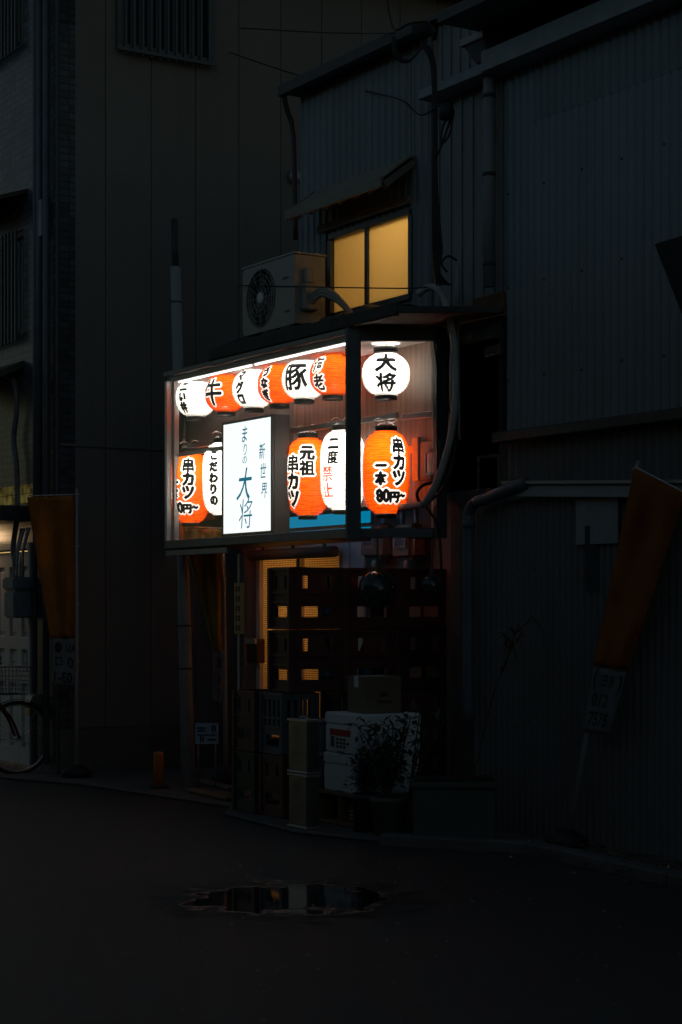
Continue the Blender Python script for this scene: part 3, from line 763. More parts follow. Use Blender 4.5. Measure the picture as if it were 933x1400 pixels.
# ------------------------------------------------------------------ lit sign in the case
s0 = on_y(303,731,.03); s1 = on_y(372,731,.03)
sg = thing('light_box_sign', 'upright white light box with thin blue brush writing inside the lantern case', 'sign', (s0.x,.03,ZR))
z0, z1 = ZR+.003, 2.945
g = MB(); g.box((s0.x,.052,z0),(s1.x,.185,z1))
for a, b in (((s0.x,z0),(s0.x+.022,z1)),((s1.x-.022,z0),(s1.x,z1))): g.box((a[0],.030,a[1]),(b[0],.0515,b[1]))
g.box((s0.x+.0225,.030,z0),(s1.x-.0225,.0515,z0+.022)); g.box((s0.x+.0225,.030,z1-.022),(s1.x-.0225,.0515,z1))
build('housing', g, mat('sign_housing', (.022,.024,.030), .45, var=.2, bump=.02), sg, bevel=.003)
g = MB(); g.box((s0.x+.0225,.036,z0+.0225),(s1.x-.0225,.050,z1-.0225))
build('light_panel', g, emit('panel_glow', (.93,1.0,1.0), 1.25), sg)
g = MB(); sw = s1.x-s0.x; sh = z1-z0
def sign_text(ch, u, v, size, off=0.0, sx=1.0, shear=.12):
    letter(g, ch, (s0.x+sw*u,.0352,z0+sh*v), (1,0,0), (0,0,1), size*1.12, off+.005, sx, shear)
sign_text('ま', .46, .865, .125, .004, .8); sign_text('り', .47, .735, .095, .0, .8); sign_text('の', .46, .645, .066, .0, 1.1)
sign_text('大', .46, .44, .235, .006, .85, .25); sign_text('将', .48, .185, .22, -.010, .92, .12)
sign_text('新', .80, .70, .115, .0, .75); sign_text('世', .82, .535, .115, .0, .75); sign_text('界', .84, .365, .115, .0, .75)
build('brush_writing', g, emit('writing_glow', (.005,.15,.24), 1.0), sg)
# ------------------------------------------------------------------ air conditioner and pipework
a0 = on_y(332,455,.12); a1 = on_y(403,450,.12)
ac = thing('air_conditioner', 'pale outdoor air conditioner unit standing on the ledge beside the amber window', 'air conditioner', (a0.x,.12,3.60))
zb, zt = 3.60, 4.12
wA = a1.x-a0.x; dA = .27
g = MB(); cy = (zb+zt)/2; cxf = a0.x+wA*.36; rad = .225
N = 40
circ = [(cxf+rad*math.cos(2*math.pi*k/N), cy+rad*math.sin(2*math.pi*k/N)) for k in range(N)]
# front with a round fan opening
def sq(k):
    t = 2*math.pi*k/N; c_, s_ = math.cos(t), math.sin(t); 
    hx0, hx1, hz = (cxf-a0.x), wA*.64-.0, (zt-zb)/2
    kx = (hx1 if c_ > 0 else hx0)/max(abs(c_),1e-6); kz = hz/max(abs(s_),1e-6); m = min(kx, kz)
    return (cxf+c_*m, cy+s_*m)
sqp = [sq(k) for k in range(N)]
vs = [Vector((x,.12,z)) for x, z in sqp]+[Vector((x,.12,z)) for x, z in circ]+[Vector((x,.17,z)) for x, z in circ]
g.add(vs, [(k,(k+1)%N,N+(k+1)%N,N+k) for k in range(N)]+[(N+k,N+(k+1)%N,2*N+(k+1)%N,2*N+k) for k in range(N)])
xe = a0.x+wA*1.0
g.box((a0.x,.121,zt-.004),(a0.x+wA,.12+dA,zt)); g.box((a0.x,.121,zb),(a0.x+wA,.12+dA,zb+.004)); g.box((a0.x,.121,zb),(a0.x+.004,.12+dA,zt)); g.box((xe-.004,.121,zb),(xe,.12+dA,zt)); g.box((a0.x,.12+dA-.004,zb),(xe,.12+dA,zt))
g.box((a0.x-.006,.112,zt+.001),(xe+.006,.126+dA,zt+.016))
build('casing', g, ac_paint, ac)
g = MB(); g.box((a0.x+.02,.21,zb+.02),(xe-.02,.215,zt-.02)); build('inner_plate', g, mat('ac_inner', (.17,.16,.15), .6), ac)
g = MB()
for rr_ in (.06,.10,.14,.18,.215): g.tube([(cxf+rr_*math.cos(2*math.pi*k/28),.113,cy+rr_*math.sin(2*math.pi*k/28)) for k in range(29)],.0028,5,False)
for k in range(12):
    t = 2*math.pi*k/12; g.tube([(cxf+.04*math.cos(t),.116,cy+.04*math.sin(t)),(cxf+.226*math.cos(t),.116,cy+.226*math.sin(t))],.003,5,False)
build('grille', g, ac_paint, ac)
g = MB(); g.lathe([(0,.106),(.035,.106),(.045,.112),(.045,.118)], (cxf,0,cy), 20, 'Y'); build('fan_hub', g, white_paint, ac)
g = MB()
for k in range(4):
    t = 2*math.pi*k/4+.4
    g.add([(cxf+.05*math.cos(t),.17,cy+.05*math.sin(t)),(cxf+.20*math.cos(t-.3),.155,cy+.20*math.sin(t-.3)),(cxf+.20*math.cos(t+.55),.19,cy+.20*math.sin(t+.55)),(cxf+.05*math.cos(t+.8),.19,cy+.05*math.sin(t+.8))], [(0,1,2,3)])
build('fan_blade', g, mat('fan_m', (.15,.15,.14), .5), ac)
g = MB(); g.box((xe+.001,.17,zb+.10),(xe+.06,.30,zb+.30)); g.prism([(xe+.001,.19),(xe+.045,.19),(xe+.045,.28),(xe+.001,.28)], zb+.301, zb+.42)
build('valve_cover', g, ac_paint, ac, bevel=.012)
g = MB(); g.box((a0.x+.08,.14,zb-.09),(a0.x+.13,.38,zb-.002)); g.box((xe-.13,.14,zb-.09),(xe-.08,.38,zb-.002)); build('foot', g, concrete, ac, bevel=.005)
g = MB(); g.box((xe-.17,.116,zt-.17),(xe-.09,.119,zt-.155)); g.box((xe-.14,.116,zb+.10),(xe-.07,.119,zb+.113))
build('badge', g, dark_trim, ac)
g = MB()
for k in range(3):
    g.tube(smooth_path([(xe+.04,.24,zb+.15+k*.03),(xe+.16,.26,zb+.20+k*.025),(xe+.28,.32,zb+.14+k*.02),(xe+.36,.42,zb+.02)],5),.016,8)
tag(build('refrigerant_pipe', g, mat('lagging', (.42,.36,.28), .7, var=.15)), 'pale lagged pipe loop leaving the air conditioner towards the window', 'pipe')

# tall leaning pole at the far end of the case
pl = thing('steel_pole', 'tall slightly leaning grey steel pole at the far end of the lantern case', 'pole', (-2.62,.15,0))
b0 = on_y(258,1082,.15); b0.z = .0; b1 = on_y(240,366,.50); b2 = on_y(238.5,300,.53)
g = MB(); g.tube([b0,b0.lerp(b1,.5),b1],[.060,.052,.046],16); build('shaft', g, mat('pole_m', (.38,.38,.37), .4, metal=.1, var=.2, scale=4, stain=(.20,.14,.10), stain_amt=.6, stretch=(1,1,.3)), pl)
g = MB(); g.tube([b1,b2],.030,10); build('upper_stub', g, dark_trim, pl)
g = MB()
for f_ in (.22,.30,.62,.66,.93): 
    q = b0.lerp(b1,f_); g.tube([q-Vector((0,0,.008)),q+Vector((0,0,.008))],.062-.014*f_,16)
build('band', g, dark_trim, pl)
# support post with sticker
p = on_y(330,745,.10)
sp = thing('support_post', 'slim grey post standing under the lantern case left of the doorway', 'post', (p.x,.10,0))
g = MB(); g.box((p.x-.02,.075,.02),(p.x+.02,.118,ZB-.064)); build('shaft', g, galv, sp, bevel=.003)
g = MB(); g.box((p.x-.045,.045,.02),(p.x+.045,.148,.03)); build('base_plate', g, galv, sp)
q0 = on_y(320,797,.05); q1 = on_y(333.5,867,.05)
st = thing('sticker_plate', 'narrow yellowed notice plate with a column of dark characters on the slim post', 'notice', (q0.x,.05,q1.z))
g = MB(); g.box((q0.x,.052,q1.z),(q1.x,.060,q0.z)); build('plate', g, yellow_sticker, st)
g = MB(); hh = (q0.z-q1.z)
for k in range(5):
    zc = q0.z-hh*(.12+.19*k); w_ = (q1.x-q0.x)
    g.box((q0.x+w_*.16,.0505,zc-.022),(q0.x+w_*.24,.0515,zc+.022)); g.box((q0.x+w_*.48,.0505,zc-.024),(q0.x+w_*.56,.0515,zc+.020))
    g.box((q0.x+w_*.17,.0507,zc+.006),(q0.x+w_*.66,.0513,zc+.013)); g.box((q0.x+w_*.2,.0507,zc-.014),(q0.x+w_*.62,.0513,zc-.007))
build('print', g, ink, st)

# gas meters under the case
meter_m = mat('meter_m', (.22,.17,.14), .55, var=.15, bump=.02)
def meter(px, label, cat='gas meter'):
    p = on_y(px,735,.90)
    t = thing('gas_meter', label, cat, (p.x,.90,p.z), 0, 'gas meters on the shop wall')
    g = MB(); g.box((p.x-.14,.82,p.z-.17),(p.x+.14,.97,p.z+.10)); build('body', g, meter_m, t, bevel=.035, seg=3)
    g = MB(); g.panel((p.x-.085,.808,p.z-.085),(1,0,0),(0,0,1),.17,.14,[(.02,.02,.15,.12)],.011); build('dial_frame', g, mat('dial_frame_m', (.30,.25,.21), .5), t)
    g = MB(); g.box((p.x-.062,.812,p.z-.062),(p.x+.062,.818,p.z+.032)); build('dial', g, mat('dial_m', (.10,.10,.11), .2), t)
    g = MB()
    for sx_ in (-.09,.09): g.tube(smooth_path([(p.x+sx_,.90,p.z+.09),(p.x+sx_,.90,p.z+.22),(p.x+sx_,.97,p.z+.28)],4),.018,10)
    build('pipe', g, galv, t)
    g = MB(); g.lathe([(.0,-.03),(.02,-.03),(.02,.0),(.012,.02)], (p.x+.02,.86,p.z-.19), 12); build('valve', g, white_paint, t)
    return t
meter(516,'gas meter with small window nearest the door jamb, behind the hanging glass float')
meter(560,'rounded gas meter to the right of its twin below the case')
# junction box with dark red screen, orange lit upright
ja = on_y(576,605,.50); jc = on_y(603,655,.50)
jb = thing('junction_box', 'dark electrical box with a small dark red window, right of the orange lantern', 'electrical box', (ja.x,.50,jc.z))
g = MB(); g.box((ja.x,.49,jc.z),(jc.x,.525,ja.z)); build('case', g, mat('jb_m', (.13,.10,.09), .5), jb, bevel=.006)
jw, jh = jc.x-ja.x, ja.z-jc.z
g = MB(); g.panel((ja.x+jw*.30,.476,jc.z+jh*.12),(1,0,0),(0,0,1),jw*.66,jh*.66,[(jw*.08,jh*.07,jw*.58,jh*.59)],.0135); build('window_frame', g, black_metal, jb)
g = MB(); g.box((ja.x+jw*.38,.482,jc.z+jh*.19),(ja.x+jw*.88,.488,jc.z+jh*.71)); build('window', g, mat('jbwin', (.30,.05,.04), .15), jb)
p = on_y(568,628,.49)
g = MB(); g.box((p.x-.036,.485,p.z-.150),(p.x+.040,.515,p.z+.155)); g.box((p.x-.09,.488,p.z+.05),(p.x-.0365,.512,p.z+.10))
tag(build('upright_batten', g, white_paint, bevel=.003), 'short pale batten catching the orange lantern glow beside the electrical box', 'batten')

# cables and hoses at the corner
hz_ = [at(572,402,12.55),at(588,392,12.5),at(603,400,12.42),at(614,430,12.38),at(622,480,12.36),at(623,540,12.36),at(616,600,12.38),at(601,650,12.42),at(583,685,12.5),at(565,692,12.62),at(535,694,12.95)]
g = MB(); g.tube(smooth_path(hz_,8),.024,12); tag(build('flexible_hose', g, hose_m), 'thick grey flexible hose arching from the ledge down past the end pane', 'hose')
g = MB(); g.tube([at(618,430,12.44),at(617,520,12.44),at(617,560,12.44),at(614,605,12.46)],.012,8); tag(build('conduit', g, galv), 'thin straight conduit running behind the thick grey hose', 'conduit')
g = MB(); g.tube([at(626.5,362,12.45),at(626.5,430,12.45)],.017,10); g.tube([at(626,432,12.45),at(628,560,12.45),at(629,602,12.45)],.010,8); tag(build('pale_conduit', g, grey_plastic), 'pale upright conduit stub above the dark wall at the corner', 'conduit')
g = MB(); g.tube(smooth_path([at(592,446,12.4),at(598,500,12.42),at(608,540,12.42),at(620,575,12.4)],6),.006,6); tag(build('slack_cable', g, cable_m), 'thin black cable crossing the white inner post diagonally', 'cable')
g = MB(); g.tube(smooth_path([at(625,595,12.5),at(618,640,12.48),at(606,668,12.5),at(590,683,12.55),at(578,690,12.6),at(570,676,12.6),at(578,664,12.62),at(592,660,12.64)],6),.011,8)
tag(build('looped_cable', g, cable_m), 'black looped cable tangled beside the meters', 'cable')
g = MB(); g.tube(smooth_path([at(560,697,12.9),at(576,690,12.7),at(588,700,12.6),at(600,725,12.6),at(604,780,12.6)],6),.009,8)
tag(build('meter_cable', g, cable_m), 'black cable dropping from the hose end past the meters', 'cable')
# bundle up the shop corner
g = MB()
for k in range(5):
    o_ = k*2.2
    g.tube(smooth_path([at(578+o_,62,12.25+.01*k),at(590+o_*.6,90,12.25),at(593+o_*.5,170,12.24),at(592+o_*.6,240,12.24),at(592+o_,300,12.25),at(593+o_*1.3,340,12.25),at(596+o_*.6,372,12.26),at(598+o_*2,390,12.28)],5),.008,6)
tag(build('cable_bundle', g, cable_m), 'bundle of black cables running down the corner beside the amber window', 'cables')
g = MB()
for k, d in enumerate((0,6,11)):
    g.tube(smooth_path([at(540-d*.3,50,12.3),at(543-d*.3,72+d*.5,12.3),at(556,82+d*.3,12.3),at(570,74,12.3),at(584,54,12.3)],6),.006,6)
g.tube(smooth_path([at(530,0,12.6),at(533,20,12.55),at(541,40,12.4),at(560,32,12.3),at(584,30,12.3),at(596,44,12.28)],6),.009,6)
tag(build('cable_loops', g, cable_m), 'slack loops of black cable hanging under the upper roof edge', 'cables')
g = MB(); 
g.tube(smooth_path([at(598,142,12.2),at(612,150,12.15),at(618,165,12.15),at(614,185,12.15),at(604,195,12.15),at(606,172,12.15),at(620,150,12.15),at(600,208,12.2),at(592,212,12.25)],6),.009,6)
g.lathe([(0,-.06),(.05,-.05),(.055,0),(.04,.05),(0,.06)], at(611,152,12.15), 12)
tag(build('cable_joint', g, cable_m), 'dark cable joint with a loop on the panelled wall below the eave', 'cable joint')
g = MB(); g.tube(smooth_path([at(612,372,12.4),at(604,360,12.4),at(613,350,12.4),at(625,356,12.42)],6),.008,6); tag(build('hook_cable', g, cable_m), 'short black cable hooked over the pale conduit stub', 'cable')
# overhead wires
def wire(label, pts, r=.006):
    g = MB(); g.tube(smooth_path(pts,8),r,6); tag(build('overhead_wire', g, cable_m), label, 'wire', 'overhead wires')
wire('overhead wire sagging across the brown wall to the cable joint', [at(293,64,17.5),at(400,100,15.5),at(500,124,13.6),at(548,136,12.6),at(565,150,12.4),at(578,157,12.3),at(598,146,12.2)])
wire('straight overhead wire crossing high over the brown wall', [at(300,36,17.8),at(440,44,15),at(540,45,12.5)])
wire('thin wire stretched in front of the air conditioner and amber window', [at(326,390,14.2),at(420,392,13.4),at(500,393.5,12.8),at(562,394,12.45),at(585,392,12.4)],.005)
wire('wire running from the top of the picture towards the barred window', [at(60,-20,16.4),at(110,2,16.8),at(150,14,17.2)],.007)

# ------------------------------------------------------------------ neighbour building on the near side
nb = thing('warehouse', 'tall neighbouring building clad in blue corrugated sheet under a deep eave', 'building', (2.6,1.6,0))
NY = .62
e0 = .98
g = MB(); g.ribbed((e0,NY,2.66),(1,0,0),4.5,2.5,[(0,0),(.17,.009),(.34,.014),(.5,.016),(.66,.014),(.83,.009)],.076,.006); build('corrugated_wall', g, blue_sheet, nb)
g = MB()
g.ribbed((e0+.3,NY-.003,4.66),(1,0,0),3.6,.42,[(0,0),(.17,.009),(.34,.014),(.5,.016),(.66,.014),(.83,.009)],.076,.004); build('lapped_sheet', g, mat('lap_sheet', (.19,.22,.225), .55, var=.2, scale=2, stain=(.10,.08,.06), stain_amt=.7, stretch=(1,1,.2)), nb)
for zz in (3.0,3.62,4.24):
    g = MB()
    for k in range(11): g.lathe([(0,-.004),(.008,-.003),(.009,0),(.006,.004),(0,.005)], (e0+.038+k*.38,NY-.019,zz+random.uniform(-.01,.01)), 8, 'Y')
    tag(build('screw_row', g, rust, nb), kind='stuff')
g = MB(); xs_ = [XR+.004]
g.box((XR+.004,NY,3.5),(e0-.002,NY+.04,5.10))
x = XR+.06
pn = build('panelled_wall', g, grey_sheet, nb)
g = MB()
for x in (.20,.34,.47,.60,.72,.84,.93): g.box((x-.012,NY-.012,3.51),(x+.012,NY-.001,5.02))
build('batten', g, grey_sheet, nb, bevel=.003)
g = MB(); g.box((XR+.004,NY+.02,5.102),(e0+.06,NY+.06,5.60)); 
for k in range(8): g.box((XR+.06+k*.11,NY+.006,5.11),(XR+.085+k*.11,NY+.019,5.58))
build('parapet', g, grey_sheet, nb)
g = MB(); g.box((XR,NY-.07,5.60),(e0+.1,NY+.5,5.64)); build('coping', g, dark_trim, nb, bevel=.004)
g = MB(); g.box((XR+.06,NY-.18,5.035),(5.6,NY-.005,5.10)); g.box((e0-.02,NY-.20,5.035),(5.6,NY-.182,5.17)); build('fascia', g, mat('fascia_m', (.24,.27,.29), .5, var=.2), nb, bevel=.003)
g = MB(); g.box((e0-.02,NY-.55,5.30),(5.6,4,5.36)); g.box((e0+.07,NY+.07,5.105),(5.6,NY+.11,5.298)); build('roof', g, dark_trim, nb)
g = MB(); g.box((.90,NY+.12,0),(5.6,4,5.09)); build('core', g, dark_wall, nb)
g = MB(); g.box((.9,NY,0),(5.6,NY+.10,2.62)); g.box((.338,NY-.0,0),(.896,NY+.10,3.45)); build('lower_wall', g, dark_wall, nb)  # dark paint of the corner piece carries the shade below the ledge
g = MB(); g.ribbed((e0+.02,NY-.004,2.05),(1,0,0),4.4,.55,[(0,0),(.3,.010),(.6,.010),(.9,0)],.076,.004); build('skirt_sheet', g, shed_sheet, nb)
g = MB(); g.box((e0,NY-.13,2.585),(5.6,NY-.005,2.655)); build('ledge_trim', g, dark_trim, nb, bevel=.006)
g = MB(); g.box((.62,NY-.02,3.46),(.97,NY-.002,3.60)); build('patch_plate', g, rust, nb)
p = on_y(672,478,NY); g = MB(); g.box((p.x-.04,NY-.03,p.z-.05),(p.x+.14,NY-.003,p.z+.02)); build('bracket', g, dark_trim, nb)
p = on_y(670,648,NY); g = MB(); g.panel((p.x-.14,NY-.004,p.z-.13),(1,0,0),(0,0,1),.26,.26,[(.03,.02,.23,.24)],.03); build('vent_frame', g, dark_trim, nb)
# rainwater hopper and downpipe
p = on_y(656,70,.45)
dp = thing('rain_hopper', 'grey rainwater hopper with a straight downpipe on the panelled wall', 'downpipe', (p.x,.45,3.4))
g = MB(); w1, w2 = .13, .075; zt_, zm_, zb_ = p.z+.10, p.z+.05, p.z-.06
q = [(p.x-w1,.45-.07),(p.x+w1,.45-.07),(p.x+w1,.59),(p.x-w1,.59)]
g.prism(q, zm_, zt_)
q2 = [(p.x-w2,.47),(p.x+w2,.47),(p.x+w2,.57),(p.x-w2,.57)]
g.add([(a,b,zm_-.001) for a,b in [(x_*.0+xx,yy) for xx,yy,x_ in [(p.x-w1*.86,.40,0),(p.x+w1*.86,.40,0),(p.x+w1*.86,.58,0),(p.x-w1*.86,.58,0)]]]+[(a,b,zb_) for a,b in q2], [(0,1,2,3),(7,6,5,4),(0,4,5,1),(1,5,6,2),(2,6,7,3),(3,7,4,0)])
build('hopper', g, galv, dp, bevel=.004)
z2 = on_y(656,395,.53).z
g = MB(); g.tube([(p.x,.53,zb_+.01),(p.x,.53,z2)],.042,14); build('pipe', g, grey_sheet, dp)
for f_ in (.15,.5,.9):
    g = MB(); zz = zb_*(1-f_)+z2*f_; g.tube([(p.x,.53,zz-.012),(p.x,.53,zz+.012)],.047,14); build('pipe_clip', g, dark_trim, dp)

# lean-to shed facing the street corner
SD = NY-.10
sh0 = on_y(648,830,SD); sh1 = on_y(1060,830,SD); sh0.z = sh1.z = 0
Ls = (sh1-sh0).length
shed = thing('lean_to_shed', 'low dark lean-to of fine corrugated sheet with a pale beam along its top', 'shed', sh0.lerp(sh1,.5))
zs = on_y(700,684,SD).z
g = MB(); g.ribbed(sh0, Vector((1,0,0)), Ls, zs, [(0,0),(.25,.008),(.5,.011),(.75,.008)], .062, .006); build('corrugated_wall', g, shed_sheet, shed)
g = MB(); nn = Vector((1,0,0)).cross(Vector((0,0,1)))
a = on_y(704,672,SD); b = on_y(1010,672,SD)
g.beam(a+nn*.05, b+nn*.05, .07, .075); build('top_beam', g, mat('beam_m', (.34,.40,.42), .5, var=.2, stain=(.15,.13,.11), stain_amt=.5), shed, bevel=.004)
g = MB(); g.beam(a+nn*.03+Vector((0,0,.055)), b+nn*.03+Vector((0,0,.055)), .16, .02); build('flashing', g, galv, shed)
g = MB(); back = -nn
q = [sh0, sh1, sh1+back*.09, sh0+back*.09]; g.prism([(v.x,v.y) for v in q], zs-.03, zs+.0); build('roof', g, dark_trim, shed)
a = on_y(788,684,SD-.03); b = on_y(826,745,SD-.03)
g = MB(); L_ = (on_y(845,700,SD-.03)-on_y(788,700,SD-.03)).length
g.panel(on_y(788,745,SD-.035), Vector((1,0,0)), (0,0,1), L_, on_y(788,684,SD).z-on_y(788,745,SD).z, [], .008); build('sheet_patch', g, mat('patch_m', (.26,.30,.32), .55, var=.15), shed)
g = MB(); g.panel(on_y(800,808,SD-.05), (Vector((1,0,0))-nn*.5).normalized(), (0,0,1), .16, .40, [], .01); build('hinged_flap', g, dark_trim, shed)
g = MB()
for px_, py_ in ((709,786),(733,786),(680,823),(711,987),(733,987),(838,987),(762,786),(910,820)):
    c_ = on_y(px_,py_,SD-.02); g.lathe([(0,-.004),(.006,-.003),(.007,0),(.006,.003),(0,.004)], c_, 8)
build('screw', g, alu, shed)
# thick drain pipe in front of the shed
g = MB(); pts = smooth_path([on_y(641,985,SD-.10),on_y(641,850,SD-.10),on_y(641,720,SD-.10),on_y(642,700,SD-.10),on_y(650,688,SD-.10),on_y(670,680,SD-.10),on_y(704,666,SD-.10),on_y(722,660,SD-.08)],5)
g.tube(pts,.040,14)
g.tube([on_y(641,712,SD-.10),on_y(641,722,SD-.10)],.046,14)
tag(build('drainpipe', g, mat('drain_m', (.11,.14,.17), .45, var=.2)), 'thick blue grey drainpipe bending along the top of the lean-to', 'drainpipe')
# dark projecting sign at the frame edge
g = MB(); q = [at(902,334,9.4),at(975,312,9.4),at(975,452,9.4),at(940,432,9.4)]
vs = [v+nn*.04 for v in q]+[v-nn*.04 for v in q]
g.add(vs, [(0,1,2,3),(7,6,5,4),(0,4,5,1),(1,5,6,2),(2,6,7,3),(3,7,4,0)])
bt = at(960,380,9.4); g.beam(bt, Vector((bt.x, NY, bt.z)), .04, .04)
tag(build('projecting_sign', g, mat('psign_m', (.012,.012,.013), .7), bevel=.006), 'black slanted board jutting in front of the blue corrugated wall', 'board')

# unseen block added behind the camera to shade the road and lower walls
ob = thing('shade_block', 'plain unseen block added across the street to shade the shop side', 'building', (6,-14,0))
g = MB(); g.panel((26,-11.5,0),(-1,0,0),(0,0,1),36,6.6,[(2+3.4*k,z_,3.6+3.4*k,z_+1.4) for k in range(10) for z_ in (1.0,3.9)],.2)
build('wall', g, dark_wall, ob)
g = MB(); g.box((-10,-18,6.601),(26,-11.4,6.8)); build('roof', g, dark_trim, ob)
g = MB(); g.box((-9.9,-17.9,0),(25.9,-12.2,6.6)); build('core', g, dark_wall, ob)
for k in range(10):
    for z_ in (1.0,3.9):
        g = MB(); x_ = 26-(2+3.4*k); g.box((x_-1.6,-11.66,z_),(x_,-11.62,z_+1.4)); build('window', g, mat('far_pane', (.03,.035,.04), .1, bump=0), ob)
# ------------------------------------------------------------------ tiled house on the far side
HX, HY = -4.32, -.31
th_ = thing('tiled_house', 'dark house with small glazed tiles in front and plain brown panel siding on its side', 'building', (HX-2,HY+3,0))
d0 = on_y(-28,900,HY).x; d1 = on_y(41,900,HY).x
dzt = on_y(20,752,HY).z
o0 = -7.5
def HZm(px, py): return on_y(px, py, HY)
u0 = HZm(-40,0).x; u1 = HZm(31,0).x; uz = HZm(20,72).z
m0 = HZm(-40,0).x; m1 = HZm(32,0).x; mz0 = HZm(20,466).z; mz1 = HZm(20,318).z
g = MB(); g.panel((o0,HY,0),(1,0,0),(0,0,1), HX-o0, 7.6, [(d0-o0,-.1,d1-o0,dzt),(u0-o0,uz,u1-o0,uz+1.2),(m0-o0,mz0,m1-o0,mz1)], .16)
build('tiled_wall', g, tile, th_)
g = MB(); k = 0; y = HY+.002
while y < 7.5:
    g.box((HX-.12,y,.42),(HX,min(y+.455,7.5)-.006,7.6)); y += .455
build('panel_siding', g, brown_panel, th_, bevel=.004)
g = MB(); g.box((HX-.10,HY+.004,.02),(HX+.03,7.5,.415)); build('foundation', g, concrete, th_, bevel=.006)
g = MB(); g.box((HX-.11,HY+.01,2.93),(HX+.012,7.5,2.95)); build('seam_strip', g, brown_panel, th_)
g = MB(); g.box((o0,HY-.25,7.6),(HX+.3,7.6,7.72)); build('roof', g, dark_trim, th_)
g = MB(); g.box((HX-.01,HY-.02,.02),(HX+.02,HY-.001,7.6)); build('corner_trim', g, dark_trim, th_)
g = MB(); g.box((o0,HY+3.2,0),(HX-.13,HY+3.3,7.5)); build('inner_wall', g, dark_wall, th_)
for y_, z_ in ((1.15,3.3),(2.1,5.6)):
    g = MB(); g.lathe([(0,.0),(.07,.0),(.07,.03),(.055,.07),(0,.075)], (HX+.002,y_,z_), 18, 'X'); build('vent_cap', g, galv, th_)
# barred window high on the side wall
a = on_x(158,60,HX); b = on_x(289,60,HX); zc = on_x(158,66,HX).z
g = MB(); g.box((HX+.002,a.y,zc),(HX+.05,b.y,zc+.05)); g.box((HX+.002,a.y,zc+1.3),(HX+.05,b.y,zc+1.35))
for y_ in (a.y,b.y-.05): g.box((HX+.003,y_,zc+.051),(HX+.049,y_+.05,zc+1.299))
wn = build('window', g, black_metal, th_, bevel=.003)
g = MB(); g.box((HX+.006,a.y+.051,zc+.051),(HX+.012,b.y-.051,zc+1.299)); build('pane', g, mat('dark_pane', (.02,.03,.035), .1, var=.2, bump=0, spec=.6), wn)
g = MB(); k = 0; y_ = a.y+.06
while y_ < b.y-.05:
    g.box((HX+.055,y_,zc-.05),(HX+.075,y_+.018,zc+1.38)); y_ += .085
g.box((HX+.076,a.y-.02,zc-.03),(HX+.095,b.y+.02,zc+.0)); g.box((HX+.076,a.y-.02,zc+1.1),(HX+.095,b.y+.02,zc+1.13))
build('grille', g, black_metal, wn)
# front windows and their hoods
for nm, x0_, x1_, za, zb2 in (('upper', u0, u1, uz, uz+1.2), ('middle', m0, m1, mz0, mz1)):
    g = MB(); g.panel((x0_,HY+.02,za),(1,0,0),(0,0,1),x1_-x0_,zb2-za,[(.05,.05,(x1_-x0_)/2-.02,zb2-za-.05),((x1_-x0_)/2+.02,.05,x1_-x0_-.05,zb2-za-.05)],.06)
    w_ = build('window', g, black_metal, th_)
    g = MB(); g.box((x0_+.05,HY+.05,za+.05),(x1_-.05,HY+.056,zb2-.05)); build('pane', g, MATS['dark_pane'], w_)
    g = MB(); k = x0_+.03
    while k < x1_-.02: g.box((k,HY-.07,za-.03),(k+.02,HY-.05,zb2-.0)); k += .085
    g.box((x0_,HY-.048,za+.02),(x1_,HY-.03,za+.05)); build('grille', g, black_metal, w_)
za = HZm(20,284).z
g = MB(); vs = [(m0-.1,HY-.004,za+.12),(m1+.10,HY-.004,za+.12),(m1+.10,HY-.42,za-.02),(m0-.1,HY-.42,za-.02)]
g.add([Vector(v) for v in vs]+[Vector(v)-Vector((0,0,.04)) for v in vs], [(0,1,2,3),(7,6,5,4),(0,4,5,1),(1,5,6,2),(2,6,7,3),(3,7,4,0)]); build('window_hood', g, mat('hood_m', (.09,.075,.06), .7, var=.3), th_)
za = HZm(20,520).z
g = MB(); vs = [(m0-.1,HY-.004,za+.16),(m1+.02,HY-.004,za+.16),(m1+.02,HY-.55,za-.10),(m0-.1,HY-.55,za-.10)]
g.add([Vector(v) for v in vs]+[Vector(v)-Vector((0,0,.06)) for v in vs], [(0,1,2,3),(7,6,5,4),(0,4,5,1),(1,5,6,2),(2,6,7,3),(3,7,4,0)]); build('porch_hood', g, mat('hood2_m', (.10,.085,.07), .7, var=.3), th_)
# lit glass block strip above the door
za = HZm(20,690).z; zb2 = HZm(20,664).z
g = MB(); n_b = 8; w_ = (d1-d0+.1)/n_b
for k in range(n_b):
    for j in range(2): g.box((d0+k*w_+.004,HY-.012,za+j*(zb2-za)/2+.004),(d0+(k+1)*w_-.004,HY-.001,za+(j+1)*(zb2-za)/2-.004))
bm2 = emit('block_glow', (.45,.36,.10), .13)
nn_ = bm2.node_tree; e2 = [q for q in nn_.nodes if q.type == 'EMISSION'][0]
t2 = nn_.nodes.new('ShaderNodeTexCoord'); z2_ = nn_.nodes.new('ShaderNodeTexNoise'); z2_.inputs['Scale'].default_value = 7; z2_.inputs['Detail'].default_value = 3
m2 = nn_.nodes.new('ShaderNodeMapRange'); m2.inputs[1].default_value = .35; m2.inputs[2].default_value = .68; m2.inputs[3].default_value = .01; m2.inputs[4].default_value = .22
nn_.links.new(t2.outputs['Object'], z2_.inputs['Vector']); nn_.links.new(z2_.outputs[0], m2.inputs[0]); nn_.links.new(m2.outputs[0], e2.inputs[1])
build('glass_block', g, bm2, th_, bevel=.002)
g = MB(); g.box((d0-.1,HY-.30,za-.17),(d1+.03,HY-.002,za-.03)); build('door_hood', g, dark_trim, th_, bevel=.004)
